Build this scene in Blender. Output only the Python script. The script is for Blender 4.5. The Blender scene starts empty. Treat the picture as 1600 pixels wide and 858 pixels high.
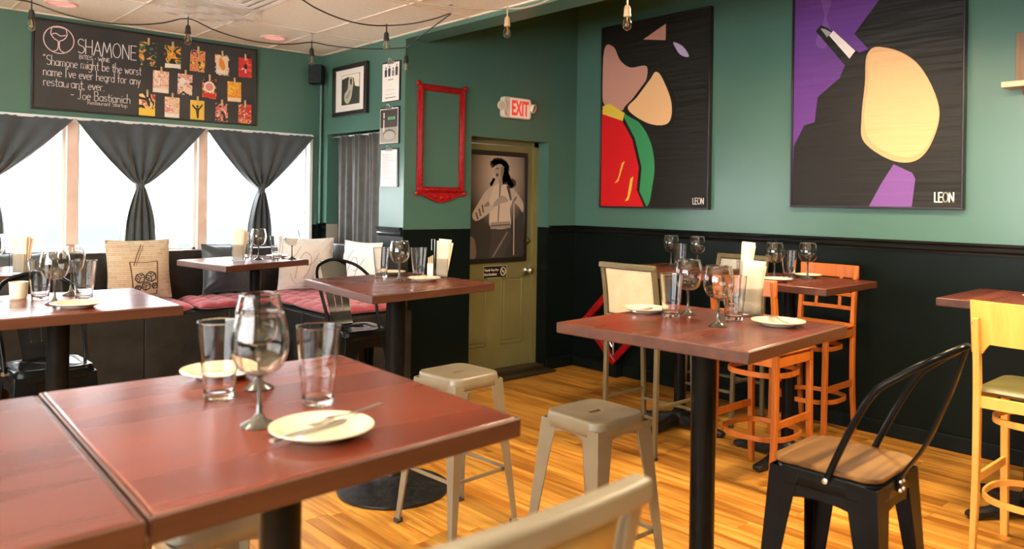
import bpy, bmesh, math, random
from mathutils import Vector, Matrix
random.seed(7)
PI = math.pi
SC = bpy.context.scene
COL = SC.collection

# ------------------------------------------------------------------ camera
cam_d = bpy.data.cameras.new('camera')
cam = bpy.data.objects.new('camera', cam_d)
COL.objects.link(cam)
F_PX = 1220.0
cam_d.sensor_width = 36.0
cam_d.sensor_fit = 'HORIZONTAL'
cam_d.lens = F_PX / 1600.0 * 36.0
cam_d.shift_y = -115.0 / 1600.0
cam_d.clip_start = 0.05
YAW = math.atan(1105.0 / F_PX)
ROLL = math.atan(0.0148)
_f = Vector((math.sin(YAW), math.cos(YAW), 0))
_r = Vector((math.cos(YAW), -math.sin(YAW), 0))
_u = Vector((0, 0, 1))
_r2 = _r * math.cos(ROLL) - _u * math.sin(ROLL) * -1
_u2 = _u * math.cos(ROLL) - _r * math.sin(ROLL)
_M = Matrix((( _r2.x, _u2.x, -_f.x), (_r2.y, _u2.y, -_f.y), (_r2.z, _u2.z, -_f.z)))
cam.matrix_world = Matrix.Translation((0, 0, 1.56)) @ _M.to_4x4()
cam_d.dof.use_dof = True
cam_d.dof.focus_distance = 4.6
cam_d.dof.aperture_fstop = 3.2
SC.camera = cam

# ------------------------------------------------------------------ world, exposure
world = bpy.data.worlds.new('world'); SC.world = world
world.use_nodes = True
bg = world.node_tree.nodes['Background']
bg.inputs[0].default_value = (0.93, 0.97, 1.0, 1)
bg.inputs[1].default_value = 20.0
SC.view_settings.view_transform = 'Standard'
SC.view_settings.look = 'None'
SC.view_settings.gamma = 1.0
SC.view_settings.exposure = 0.0
SC.cycles.max_bounces = 10
SC.cycles.transmission_bounces = 10
SC.cycles.transparent_max_bounces = 12
SC.cycles.caustics_reflective = False
SC.cycles.sample_clamp_indirect = 6.0

def area(name, loc, rot, sx, sy, power, color, shape='RECTANGLE', spread=180):
    d = bpy.data.lights.new(name, 'AREA'); d.shape = shape; d.size = sx; d.size_y = sy
    d.energy = power; d.color = color; d.spread = math.radians(spread)
    o = bpy.data.objects.new(name, d); COL.objects.link(o)
    o.location = loc; o.rotation_euler = rot
    return o
# added fill light, standing for daylight from an assumed unseen window behind the camera
area('rear_window_fill', (-2.9, 1.2, 1.9), (0, -PI/2, 0), 1.6, 5.0, 16, (0.95, 0.97, 1.0))
# added ceiling lamps that fill the front room, unseen over and behind the camera
WARM = (1.0, 0.76, 0.48)
CEILING_FILLS = [(0.4, 0.2), (2.4, 0.4), (0.4, 2.9), (2.2, 2.6)]
for i, (lx, ly) in enumerate(CEILING_FILLS):
    area('ceiling_fill', (lx, ly, 2.83), (0, 0, 0), 0.5, 0.5, 11, (1.0, 0.86, 0.68))
# shaded pendants over the wall-side tables; the last one is an added front fill
PENDANTS = [(4.1, 0.35, 2.62), (4.0, 1.45, 2.64), (3.95, 2.6, 2.82), (2.3, 0.35, 2.25)]
PEND_W = [75, 62, 45, 26]
for (lx, ly, lz), w in zip(PENDANTS, PEND_W):
    area('pendant_light', (lx, ly, lz), (0, 0, 0), 0.26, 0.26, w, WARM, 'DISK')

# unseen open bowls added above the frame to brighten the tiled ceiling
UP_FILLS = [(-0.3, 0.4, 2.1), (0.2, -0.9, 2.1), (-0.6, 2.6, 2.05), (-0.7, 4.6, 2.05), (0.9, 1.15, 2.1), (-1.6, 1.4, 2.1)]
for (lx, ly, lz) in UP_FILLS:
    area('upward_fill', (lx, ly, lz), (PI, 0, 0), 0.3, 0.3, 24, (1.0, 0.92, 0.74), 'DISK')

# ------------------------------------------------------------------ helpers
class MB:
    def __init__(s): s.v = []; s.f = []
    def add(s, vs, fs, M=None):
        b = len(s.v)
        for p in vs:
            p = Vector(p)
            s.v.append(tuple(M @ p) if M is not None else tuple(p))
        s.f += [tuple(b + i for i in f) for f in fs]
        return s
    def box(s, x0, x1, y0, y1, z0, z1, M=None):
        vs = [(x, y, z) for z in (z0, z1) for y in (y0, y1) for x in (x0, x1)]
        return s.add(vs, [(0, 2, 3, 1), (4, 5, 7, 6), (0, 1, 5, 4), (2, 6, 7, 3), (0, 4, 6, 2), (1, 3, 7, 5)], M)
    def cbox(s, c, d, M=None):
        return s.box(c[0]-d[0]/2, c[0]+d[0]/2, c[1]-d[1]/2, c[1]+d[1]/2, c[2]-d[2]/2, c[2]+d[2]/2, M)
    def prism(s, pts, h0, h1, axis='z', M=None):
        n = len(pts)
        def P(p, h): return {'z': (p[0], p[1], h), 'y': (p[0], h, p[1]), 'x': (h, p[0], p[1])}[axis]
        a = sum(pts[i][0]*pts[(i+1) % n][1] - pts[(i+1) % n][0]*pts[i][1] for i in range(n))
        if (a < 0) != (axis == 'y'): pts = pts[::-1]
        vs = [P(p, h0) for p in pts] + [P(p, h1) for p in pts]
        fs = [tuple(range(n))[::-1], tuple(range(n, 2*n))] + [(i, (i+1) % n, n+(i+1) % n, n+i) for i in range(n)]
        return s.add(vs, fs, M)
    def lathe(s, prof, n=24, M=None, cap=True):
        vs = []; fs = []
        for r, z in prof:
            for k in range(n):
                a = 2*PI*k/n; vs.append((r*math.cos(a), r*math.sin(a), z))
        m = len(prof)
        for i in range(m-1):
            for k in range(n):
                fs.append((i*n+k, i*n+(k+1) % n, (i+1)*n+(k+1) % n, (i+1)*n+k))
        if cap:
            fs.append(tuple(range(n))[::-1]); fs.append(tuple((m-1)*n+k for k in range(n)))
        return s.add(vs, fs, M)
    def sweep(s, path, sec, closed=False, up=(0, 0, 1), M=None, scale=None):
        # sec: list of (a,b) in frame (side, up)
        path = [Vector(p) for p in path]; n = len(path); m = len(sec); vs = []; fs = []
        upv = Vector(up)
        prev = None
        for i, p in enumerate(path):
            if closed: t = path[(i+1) % n] - path[i-1]
            else: t = path[min(i+1, n-1)] - path[max(i-1, 0)]
            t.normalize()
            if prev is None:
                u = upv - t*upv.dot(t)
                if u.length < 1e-3: u = Vector((0, 1, 0)) - t*t.y
                if u.length < 1e-3: u = Vector((1, 0, 0))
            else:
                u = prev - t*prev.dot(t)
            u.normalize(); prev = u
            sd = t.cross(u)
            k = scale[i] if scale else 1.0
            for a, b in sec: vs.append(p + sd*a*k + u*b*k)
        rng = n if closed else n-1
        for i in range(rng):
            j = (i+1) % n
            for k in range(m):
                fs.append((i*m+k, i*m+(k+1) % m, j*m+(k+1) % m, j*m+k))
        if not closed:
            fs.append(tuple(range(m))[::-1]); fs.append(tuple((n-1)*m+k for k in range(m)))
        return s.add(vs, fs, M)
    def tube(s, path, r, n=8, closed=False, M=None, scale=None):
        return s.sweep(path, [(r*math.cos(2*PI*k/n), r*math.sin(2*PI*k/n)) for k in range(n)], closed, M=M, scale=scale)
    def bar(s, path, w, h, closed=False, up=(0, 0, 1), M=None, scale=None):
        return s.sweep(path, [(-w/2, -h/2), (w/2, -h/2), (w/2, h/2), (-w/2, h/2)], closed, up, M, scale)
    def loft(s, rings, M=None):
        m = len(rings[0]); vs = [p for r in rings for p in r]; fs = []
        for i in range(len(rings)-1):
            for k in range(m):
                fs.append((i*m+k, i*m+(k+1) % m, (i+1)*m+(k+1) % m, (i+1)*m+k))
        fs.append(tuple(range(m))[::-1]); fs.append(tuple((len(rings)-1)*m+k for k in range(m)))
        return s.add(vs, fs, M)
    def grid(s, nx, ny, fn, M=None):
        vs = [fn(i/nx, j/ny) for j in range(ny+1) for i in range(nx+1)]
        fs = [(j*(nx+1)+i, j*(nx+1)+i+1, (j+1)*(nx+1)+i+1, (j+1)*(nx+1)+i) for j in range(ny) for i in range(nx)]
        return s.add(vs, fs, M)
    def mesh(s, name, mat, sharp=38):
        me = bpy.data.meshes.new(name); me.from_pydata(s.v, [], s.f)
        bm = bmesh.new(); bm.from_mesh(me)
        bmesh.ops.recalc_face_normals(bm, faces=bm.faces)
        bm.to_mesh(me); bm.free()
        me.shade_smooth()
        if sharp: me.set_sharp_from_angle(angle=math.radians(sharp))
        if mat: me.materials.append(mat)
        return me
    def build(s, name, mat, parent=None, bevel=0, sharp=38, seg=2):
        o = bpy.data.objects.new(name, s.mesh(name, mat, sharp)); COL.objects.link(o)
        if parent: o.parent = parent
        if bevel:
            m = o.modifiers.new('bevel', 'BEVEL'); m.width = bevel; m.segments = seg; m.limit_method = 'ANGLE'; m.angle_limit = math.radians(40)
        return o

def tag(o, label, cat, group=None, kind=None):
    if label: o['label'] = label
    if cat: o['category'] = cat
    if group: o['group'] = group
    if kind: o['kind'] = kind
    return o
def thing(name, label, cat, loc=(0, 0, 0), rz=0, group=None):
    o = bpy.data.objects.new(name, None); COL.objects.link(o)
    o.empty_display_size = 0.05
    o.location = loc; o.rotation_euler = (0, 0, rz)
    return tag(o, label, cat, group)
def struct(o): o['kind'] = 'structure'; return o
def copy_tree(o, parent=None):
    c = o.copy(); COL.objects.link(c); c.parent = parent
    for ch in [x for x in KIDS.get(o.name, [])] or list(o.children): copy_tree(ch, c)
    return c
KIDS = {}
def dup(src, label, loc, rz=0, group=None):
    c = copy_tree(src); c.location = loc; c.rotation_euler = (0, 0, rz); c['label'] = label
    if group: c['group'] = group
    return c
def smooth(pts, n=6, closed=False):
    P = [Vector(p) for p in pts]; out = []; m = len(P)
    for i in range(m if closed else m-1):
        if closed: p0, p1, p2, p3 = P[i-1], P[i], P[(i+1) % m], P[(i+2) % m]
        else: p0, p1, p2, p3 = P[max(i-1, 0)], P[i], P[i+1], P[min(i+2, m-1)]
        for k in range(n):
            t = k/n
            out.append(0.5*((2*p1)+(p2-p0)*t+(2*p0-5*p1+4*p2-p3)*t*t+(3*p1-p0-3*p2+p3)*t**3))
    if not closed: out.append(P[-1])
    return out
def rrect(w, d, r, n=5):
    out = []
    for cx, cy, a0 in ((w/2-r, d/2-r, 0), (-w/2+r, d/2-r, 90), (-w/2+r, -d/2+r, 180), (w/2-r, -d/2+r, 270)):
        for k in range(n+1):
            a = math.radians(a0+90*k/n); out.append((cx+r*math.cos(a), cy+r*math.sin(a)))
    return out

# ------------------------------------------------------------------ materials
def mat(name, color, rough=0.5, metal=0.0, coat=0, spec=None, emit=None, es=1.0, trans=0, ior=None, alpha=None, sheen=0):
    m = bpy.data.materials.new(name); m.use_nodes = True
    b = m.node_tree.nodes['Principled BSDF']
    b.inputs['Base Color'].default_value = (*color, 1); b.inputs['Roughness'].default_value = rough
    b.inputs['Metallic'].default_value = metal
    if coat: b.inputs['Coat Weight'].default_value = coat; b.inputs['Coat Roughness'].default_value = 0.12
    if spec is not None: b.inputs['Specular IOR Level'].default_value = spec
    if emit: b.inputs['Emission Color'].default_value = (*emit, 1); b.inputs['Emission Strength'].default_value = es
    if trans: b.inputs['Transmission Weight'].default_value = trans
    if ior: b.inputs['IOR'].default_value = ior
    if alpha is not None: b.inputs['Alpha'].default_value = alpha
    if sheen: b.inputs['Sheen Weight'].default_value = sheen
    return m
def nodes(m): return m.node_tree.nodes, m.node_tree.links, m.node_tree.nodes['Principled BSDF']
def noisy(m, c1, c2, scale=(1, 1, 1), ns=4.0, detail=4, bump=0.0, bscale=None, coord='Object', rough=None, lo=0.35, hi=0.65, dist=0.0):
    N, L, b = nodes(m)
    tc = N.new('ShaderNodeTexCoord'); mp = N.new('ShaderNodeMapping'); mp.inputs['Scale'].default_value = scale
    L.new(tc.outputs[coord], mp.inputs['Vector'])
    nz = N.new('ShaderNodeTexNoise'); nz.inputs['Scale'].default_value = ns; nz.inputs['Detail'].default_value = detail
    nz.inputs['Distortion'].default_value = dist
    L.new(mp.outputs[0], nz.inputs['Vector'])
    cr = N.new('ShaderNodeValToRGB'); cr.color_ramp.elements[0].position = lo; cr.color_ramp.elements[1].position = hi
    cr.color_ramp.elements[0].color = (*c1, 1); cr.color_ramp.elements[1].color = (*c2, 1)
    L.new(nz.outputs['Fac'], cr.inputs[0]); L.new(cr.outputs[0], b.inputs['Base Color'])
    if rough:
        mr = N.new('ShaderNodeMapRange'); mr.inputs[3].default_value = rough[0]; mr.inputs[4].default_value = rough[1]
        L.new(nz.outputs['Fac'], mr.inputs[0]); L.new(mr.outputs[0], b.inputs['Roughness'])
    if bump:
        n2 = N.new('ShaderNodeTexNoise'); n2.inputs['Scale'].default_value = bscale or ns*8; n2.inputs['Detail'].default_value = 3
        L.new(mp.outputs[0], n2.inputs['Vector'])
        bp = N.new('ShaderNodeBump'); bp.inputs['Strength'].default_value = bump; bp.inputs['Distance'].default_value = 0.002
        L.new(n2.outputs['Fac'], bp.inputs['Height']); L.new(bp.outputs[0], b.inputs['Normal'])
    return m
def wall_paint(name, c_top, c_low, split, rough=0.28):
    m = mat(name, c_top, rough)
    N, L, b = nodes(m)
    g = N.new('ShaderNodeNewGeometry'); sx = N.new('ShaderNodeSeparateXYZ'); L.new(g.outputs['Position'], sx.inputs[0])
    gt = N.new('ShaderNodeMath'); gt.operation = 'GREATER_THAN'; gt.inputs[1].default_value = split; L.new(sx.outputs['Z'], gt.inputs[0])
    mx = N.new('ShaderNodeMix'); mx.data_type = 'RGBA'; mx.inputs[6].default_value = (*c_low, 1); mx.inputs[7].default_value = (*c_top, 1)
    L.new(gt.outputs[0], mx.inputs[0])
    sp_ = N.new('ShaderNodeMapRange'); sp_.inputs[3].default_value = 0.10; sp_.inputs[4].default_value = 0.5
    L.new(gt.outputs[0], sp_.inputs[0]); L.new(sp_.outputs[0], b.inputs['Specular IOR Level'])
    nz = N.new('ShaderNodeTexNoise'); nz.inputs['Scale'].default_value = 1.6; nz.inputs['Detail'].default_value = 5
    L.new(g.outputs['Position'], nz.inputs['Vector'])
    hs = N.new('ShaderNodeHueSaturation'); L.new(mx.outputs[2], hs.inputs['Color'])
    mr = N.new('ShaderNodeMapRange'); mr.inputs[3].default_value = 0.88; mr.inputs[4].default_value = 1.12
    L.new(nz.outputs['Fac'], mr.inputs[0]); L.new(mr.outputs[0], hs.inputs['Value'])
    L.new(hs.outputs[0], b.inputs['Base Color'])
    n2 = N.new('ShaderNodeTexNoise'); n2.inputs['Scale'].default_value = 90; L.new(g.outputs['Position'], n2.inputs['Vector'])
    bp = N.new('ShaderNodeBump'); bp.inputs['Strength'].default_value = 0.12; bp.inputs['Distance'].default_value = 0.002
    L.new(n2.outputs['Fac'], bp.inputs['Height']); L.new(bp.outputs[0], b.inputs['Normal'])
    return m
GREEN = (0.066, 0.146, 0.110)
BLACK = (0.0045, 0.0075, 0.0065)
M_wall = wall_paint('green_black_wall', GREEN, BLACK, 1.32)
M_green = wall_paint('green_wall', GREEN, GREEN, -5)
M_black = noisy(mat('black_paint', BLACK, 0.4, spec=0.12), (0.004, 0.006, 0.0055), (0.007, 0.010, 0.009), ns=6)
M_rail = mat('black_gloss', (0.005, 0.006, 0.006), 0.2, spec=0.4)
M_grey_paint = noisy(mat('grey_paint', (0.10, 0.10, 0.095), 0.5), (0.075, 0.075, 0.072), (0.13, 0.13, 0.12), ns=5)
M_upper = noisy(mat('dark_ceiling', (0.02, 0.045, 0.04), 0.8), (0.016, 0.04, 0.035), (0.024, 0.05, 0.045), ns=3)
M_tile = noisy(mat('ceiling_tile', (0.80, 0.76, 0.66), 0.9), (0.76, 0.74, 0.62), (0.85, 0.84, 0.72), ns=120, detail=2, bump=0.4, bscale=300)
M_grid = mat('ceiling_grid', (0.74, 0.66, 0.56), 0.6)
M_white = noisy(mat('white_trim', (0.8, 0.8, 0.78), 0.4), (0.74, 0.74, 0.72), (0.84, 0.84, 0.82), ns=5)
M_mull = noisy(mat('mullion_paint', (0.75, 0.55, 0.45), 0.55), (0.70, 0.50, 0.40), (0.78, 0.60, 0.50), ns=6)
M_olive = noisy(mat('olive_door_paint', (0.17, 0.15, 0.055), 0.35), (0.16, 0.14, 0.05), (0.185, 0.165, 0.062), ns=4)
M_brass = mat('aged_brass', (0.55, 0.48, 0.32), 0.25, 1.0)
M_steel = mat('brushed_steel', (0.62, 0.60, 0.56), 0.28, 1.0)
M_blackmetal = noisy(mat('black_metal', (0.006, 0.006, 0.006), 0.22, spec=0.10), (0.004, 0.004, 0.004), (0.007, 0.007, 0.007), ns=9, rough=(0.16, 0.26))
M_cast = noisy(mat('black_cast_iron', (0.02, 0.02, 0.02), 0.35, spec=0.3), (0.006, 0.006, 0.006), (0.022, 0.021, 0.02), ns=30, bump=0.8, bscale=60)
M_khaki = noisy(mat('khaki_powdercoat', (0.25, 0.20, 0.135), 0.33), (0.18, 0.145, 0.092), (0.21, 0.17, 0.11), ns=7)
M_khakidark = noisy(mat('khaki_bronze_metal', (0.13, 0.10, 0.05), 0.38, spec=0.35), (0.12, 0.092, 0.045), (0.145, 0.115, 0.058), ns=7)
M_cream = noisy(mat('cream_vinyl', (0.72, 0.55, 0.32), 0.42), (0.68, 0.51, 0.29), (0.76, 0.59, 0.36), ns=9, bump=0.1, bscale=200)
M_greyvinyl = noisy(mat('grey_vinyl', (0.42, 0.41, 0.38), 0.42), (0.38, 0.37, 0.34), (0.46, 0.45, 0.42), ns=9, bump=0.1, bscale=200)
M_olivevinyl = noisy(mat('olive_vinyl', (0.14, 0.125, 0.045), 0.35, spec=0.3), (0.085, 0.075, 0.024), (0.12, 0.105, 0.035), ns=8, bump=0.15, bscale=150)
M_rubber = mat('rubber', (0.03, 0.028, 0.026), 0.7)
M_paper = noisy(mat('cream_paper', (0.85, 0.76, 0.60), 0.7), (0.80, 0.70, 0.54), (0.88, 0.80, 0.66), ns=8)
M_whitepaper = mat('white_paper', (0.82, 0.76, 0.68), 0.65)
M_ceramic = mat('cream_ceramic', (0.80, 0.70, 0.50), 0.12, coat=0.3)
M_red = noisy(mat('red_paint', (0.42, 0.006, 0.008), 0.28, spec=0.35), (0.24, 0.003, 0.005), (0.36, 0.006, 0.009), ns=25, bump=0.5, bscale=90)
M_redcloth = noisy(mat('red_cushion_cloth', (0.30, 0.022, 0.030), 0.8, sheen=0.4), (0.34, 0.022, 0.034), (0.46, 0.042, 0.058), ns=30, bump=0.3, bscale=300)
M_darkcloth = noisy(mat('dark_cloth', (0.035, 0.045, 0.05), 0.85, sheen=0.3), (0.028, 0.036, 0.04), (0.045, 0.056, 0.062), ns=20, bump=0.3, bscale=400)
M_satin = noisy(mat('black_satin', (0.03, 0.038, 0.045), 0.4, sheen=0.3), (0.024, 0.03, 0.036), (0.045, 0.055, 0.062), ns=9)
M_curtain = noisy(mat('charcoal_curtain', (0.05, 0.05, 0.045), 0.7, sheen=0.4), (0.042, 0.042, 0.038), (0.065, 0.062, 0.055), ns=12, bump=0.2, bscale=400)
M_whitecloth = noisy(mat('white_cloth', (0.87, 0.86, 0.83), 0.85), (0.84, 0.83, 0.80), (0.90, 0.89, 0.86), ns=14, bump=0.3, bscale=300)
M_ink = mat('dark_ink', (0.04, 0.03, 0.025), 0.7)
M_inkgrey = mat('grey_ink', (0.22, 0.20, 0.18), 0.7)
M_inkbrown = mat('brown_ink', (0.16, 0.075, 0.035), 0.7)
M_glass = mat('clear_glass', (1, 1, 1), 0.0, trans=1.0, ior=1.45)
M_smoke = mat('smoky_glass', (0.90, 0.87, 0.82), 0.0, trans=1.0, ior=1.45)
M_stemglass = mat('dark_stem_glass', (0.05, 0.042, 0.03), 0.04, trans=0.2, ior=1.5, coat=0.6)
M_pane = mat('window_glass', (1, 1, 1), 0.0, trans=1.0, ior=1.02)
M_film = mat('plastic_film', (0.85, 0.83, 0.8), 0.15, trans=0.6, ior=1.3, alpha=0.55)
M_chalkboard = noisy(mat('chalkboard', (0.035, 0.034, 0.034), 0.45), (0.028, 0.028, 0.028), (0.048, 0.045, 0.045), ns=3)
M_chalk = mat('white_chalk', (0.85, 0.82, 0.78), 0.9)
M_pinkchalk = mat('pink_chalk', (0.80, 0.60, 0.60), 0.9)
M_clothespin = noisy(mat('clothespin_wood', (0.62, 0.42, 0.22), 0.7), (0.55, 0.36, 0.18), (0.70, 0.48, 0.27), ns=40)
M_darkframe = mat('black_frame_wood', (0.014, 0.011, 0.009), 0.35)
M_brownwood = noisy(mat('brown_wood', (0.16, 0.08, 0.035), 0.5), (0.11, 0.055, 0.022), (0.20, 0.10, 0.045), scale=(1, 1, 0.1), ns=30)
M_cord = mat('black_cord', (0.02, 0.017, 0.014), 0.5)
M_palecord = mat('pale_cord', (0.36, 0.28, 0.19), 0.45)
M_socket = mat('black_socket', (0.016, 0.014, 0.012), 0.4)
M_goldsocket = mat('tan_socket', (0.50, 0.36, 0.20), 0.4)
M_bulb = mat('bulb_glass', (0.98, 0.95, 0.9), 0.0, trans=1.0, ior=1.35)
M_filament = mat('filament', (0.8, 0.5, 0.2), 0.4, 1.0)

def wood(name, c1, c2, c3, axis='y', rough=0.35, coat=0.0, gs=1.0, bump=0.08, lo=0.3, hi=0.72, vr=(0.82, 1.2), dist=0.6, det=6):
    m = mat(name, c1, rough, coat=coat)
    N, L, b = nodes(m)
    tc = N.new('ShaderNodeTexCoord'); mp = N.new('ShaderNodeMapping')
    oi = N.new('ShaderNodeObjectInfo')
    sc = {'x': (0.6, 9, 9), 'y': (9, 0.6, 9), 'z': (9, 9, 0.6)}[axis]
    mp.inputs['Scale'].default_value = tuple(k*gs for k in sc)
    L.new(tc.outputs['Object'], mp.inputs['Vector'])
    ad = N.new('ShaderNodeVectorMath'); ad.operation = 'MULTIPLY'; ad.inputs[1].default_value = (37, 23, 19)
    cx = N.new('ShaderNodeCombineXYZ')
    for i in range(3): L.new(oi.outputs['Random'], cx.inputs[i])
    L.new(cx.outputs[0], ad.inputs[0]); L.new(ad.outputs[0], mp.inputs['Location'])
    nz = N.new('ShaderNodeTexNoise'); nz.inputs['Scale'].default_value = 2.2; nz.inputs['Detail'].default_value = det; nz.inputs['Distortion'].default_value = dist
    L.new(mp.outputs[0], nz.inputs['Vector'])
    cr = N.new('ShaderNodeValToRGB'); e = cr.color_ramp.elements
    e[0].position = lo; e[0].color = (*c2, 1); e[1].position = hi; e[1].color = (*c3, 1)
    k = e.new(0.5); k.color = (*c1, 1)
    L.new(nz.outputs['Fac'], cr.inputs[0])
    hs = N.new('ShaderNodeHueSaturation')
    mr = N.new('ShaderNodeMapRange'); mr.inputs[3].default_value = vr[0]; mr.inputs[4].default_value = vr[1]
    L.new(oi.outputs['Random'], mr.inputs[0]); L.new(mr.outputs[0], hs.inputs['Value']); L.new(cr.outputs[0], hs.inputs['Color'])
    L.new(hs.outputs[0], b.inputs['Base Color'])
    r2 = N.new('ShaderNodeMapRange'); r2.inputs[3].default_value = rough*0.75; r2.inputs[4].default_value = rough*1.35
    L.new(nz.outputs['Fac'], r2.inputs[0]); L.new(r2.outputs[0], b.inputs['Roughness'])
    bp = N.new('ShaderNodeBump'); bp.inputs['Strength'].default_value = bump; bp.inputs['Distance'].default_value = 0.002
    L.new(nz.outputs['Fac'], bp.inputs['Height']); L.new(bp.outputs[0], b.inputs['Normal'])
    return m
M_plank = wood('oak_plank', (0.54, 0.235, 0.034), (0.38, 0.135, 0.015), (0.68, 0.34, 0.062), 'y', 0.33, 0.0, lo=0.38, hi=0.62, vr=(0.74, 1.22))
M_table = wood('mahogany_top', (0.125, 0.020, 0.0065), (0.085, 0.013, 0.005), (0.175, 0.031, 0.010), 'x', 0.26, 0.12, gs=0.4, bump=0.0, dist=0.15, det=3, vr=(0.85, 1.15))
M_tableedge = wood('mahogany_edge', (0.066, 0.018, 0.006), (0.048, 0.013, 0.005), (0.09, 0.025, 0.008), 'x', 0.42)
M_orange = wood('orange_beech', (0.42, 0.115, 0.014), (0.30, 0.075, 0.009), (0.44, 0.125, 0.017), 'z', 0.33)
M_yellow = wood('yellow_beech', (0.80, 0.42, 0.085), (0.72, 0.36, 0.065), (0.86, 0.48, 0.11), 'z', 0.35, 0.1)
M_seatwood = wood('walnut_seat', (0.17, 0.078, 0.022), (0.08, 0.036, 0.012), (0.26, 0.13, 0.038), 'x', 0.45, lo=0.35, hi=0.65)
M_seatwood.node_tree.nodes['Principled BSDF'].inputs['Specular IOR Level'].default_value = 0.2
M_threshold = wood('dark_threshold', (0.05, 0.032, 0.015), (0.03, 0.02, 0.01), (0.07, 0.045, 0.02), 'x', 0.4)

# ================================================================== ROOM
X0, X1, X2 = -3.0, 3.498, 5.468       # far left, nook side wall, painting wall
Y0, YD, YW = -2.5, 5.135, 6.464       # behind camera, door wall, window wall
ZC, ZT = 2.86, 3.5                    # tiled ceiling, high ceiling
RAIL = 1.335

# floor: base slab with separate laid boards where the boards can be told apart
floor = struct(MB().box(X0, X2+0.15, Y0, YW+0.15, -0.16, -0.006).build('floor', M_plank))
rnd = random.Random(3)
plank_meshes = []
W = 0.118
for ln in (0.9, 1.2, 1.5):
    plank_meshes.append((ln, MB().box(0.0006, W-0.0006, 0.0008, ln-0.0008, -0.006, 0.0).mesh('plank', M_plank)))
x = X2 - W*36
np_ = 0
while x < X2 - 0.001:
    y = -0.35 - rnd.random()*0.9
    yend = YD + 0.02 if x > 2.1 else 4.6
    while y < yend:
        ln, me = rnd.choice(plank_meshes)
        if y + ln > YD+0.02 and x > 3.3:
            ln2 = YD - y
            if ln2 < 0.02: break
            me = MB().box(0.0006, W-0.0006, 0.0008, ln2, -0.006, 0.0).mesh('plank', M_plank); ln = ln2+1
        o = bpy.data.objects.new('plank', me); COL.objects.link(o); o.parent = floor
        o.location = (x, y, 0); np_ += 1
        y += ln
    x += W

# ---- window wall (plane y = YW) with opening z 1.12..2.12 from x=-1.6 to 3.40
WZ0, WZ1, WXR = 1.10, 2.12, 3.405
b = MB()
b.box(X0, X1+0.2, YW, YW+0.18, 0, WZ0); b.box(X0, X1+0.2, YW, YW+0.18, WZ1, ZC+0.1)
b.box(WXR, X1+0.2, YW, YW+0.18, WZ0, WZ1); b.box(X0, -1.5, YW, YW+0.18, WZ0, WZ1)
struct(b.build('wall_back', M_wall))
# side wall of the window nook (plane x = X1) with curtained doorway y 5.485..6.358, z up to 2.135
OY0, OY1, OZ = 5.49, 6.36, 2.135
b = MB()
b.box(X1, X1+0.12, OY1, YW, 0, ZC); b.box(X1, X1+0.12, YD+0.3, OY0, 0, ZC); b.box(X1, X1+0.12, OY0, OY1, OZ, ZC)
struct(b.build('wall_nook', M_wall))
struct(MB().box(X1+0.121, X1+0.14, YD+0.3, YW, 0, ZC).build('wall_closet', M_black))
# grey jamb below the rail height, visible at the far side of the doorway
tag(MB().box(X1-0.001, X1+0.115, OY1-0.004, OY1, 0, 1.325).build('trim_1', mat('beige_jamb', (0.42, 0.36, 0.30), 0.6)), None, None, kind='structure')
# door wall (plane y = YD), opening x 4.18..5.10, z up to 2.105
DX0, DX1, DZ, DREC = 4.18, 5.10, 2.105, 0.165
b = MB()
b.box(X1, DX0, YD, YD+0.3, 0, ZT); b.box(DX1, X2+0.2, YD, YD+0.3, 0, ZT); b.box(DX0, DX1, YD, YD+0.3, DZ, ZT)
struct(b.build('wall_door_side', M_wall))
# painting wall (plane x = X2)
struct(MB().box(X2, X2+0.2, Y0, YD+0.3, 0, ZT).build('wall_right', M_wall))
# behind and left of the camera
struct(MB().box(X0-0.2, X0, Y0, 0.0-1.4, 0, ZT).box(X0-0.2, X0, 3.8, YW+0.2, 0, ZT).box(X0-0.2, X0, -1.4, 3.8, 0, 1.0).box(X0-0.2, X0, -1.4, 3.8, 2.75, ZT).build('wall_left', M_wall))
struct(MB().box(X0-0.2, X2+0.2, Y0-0.2, Y0, 0, ZT).build('wall_rear', M_wall))
# high dark ceiling over the wall side and boxed beam at the edge of the tiled ceiling
struct(MB().box(X1+0.2, X2+0.2, Y0, YD+0.3, ZT, ZT+0.1).build('ceiling_high', M_upper))
BEAM1 = 3.70
struct(MB().box(X1-0.002, BEAM1, Y0, YD, 2.825, ZT).build('ceiling_beam', M_green))
# tiled ceiling: grid bars and lay-in tiles
ceil = struct(MB().box(X0, X1, Y0, YW, ZC+0.02, ZC+0.1).build('ceiling', M_tile))
TW, TL = 0.635, 1.27
gx = [2.34 + TW*k for k in range(-8, 2)]; gy = [5.60 + TL*k for k in range(-6, 1)]
b = MB()
for x in gx: b.box(x-0.011, x+0.011, Y0, YW, ZC-0.004, ZC+0.019)
for y in gy: b.box(X0, X1, y-0.011, y+0.011, ZC-0.0045, ZC+0.0185)
b.box(X0, X1-0.001, YW-0.02, YW, ZC-0.005, ZC+0.018); b.box(X1-0.022, X1-0.001, Y0, YW, ZC-0.005, ZC+0.018)
b.build('ceiling_grid', M_grid, ceil)
xs = [X0] + gx + [X1]; ys = [Y0] + gy + [YW]
VENT_TILE = None
for i in range(len(xs)-1):
    for j in range(len(ys)-1):
        if xs[i+1]-xs[i] < 0.05 or ys[j+1] < 2.4 or xs[i] < -1: continue
        o = MB().box(xs[i]+0.012, xs[i+1]-0.012, ys[j]+0.012, ys[j+1]-0.012, ZC+0.003, ZC+0.02).build('ceiling_tile', M_tile, ceil)
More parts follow.
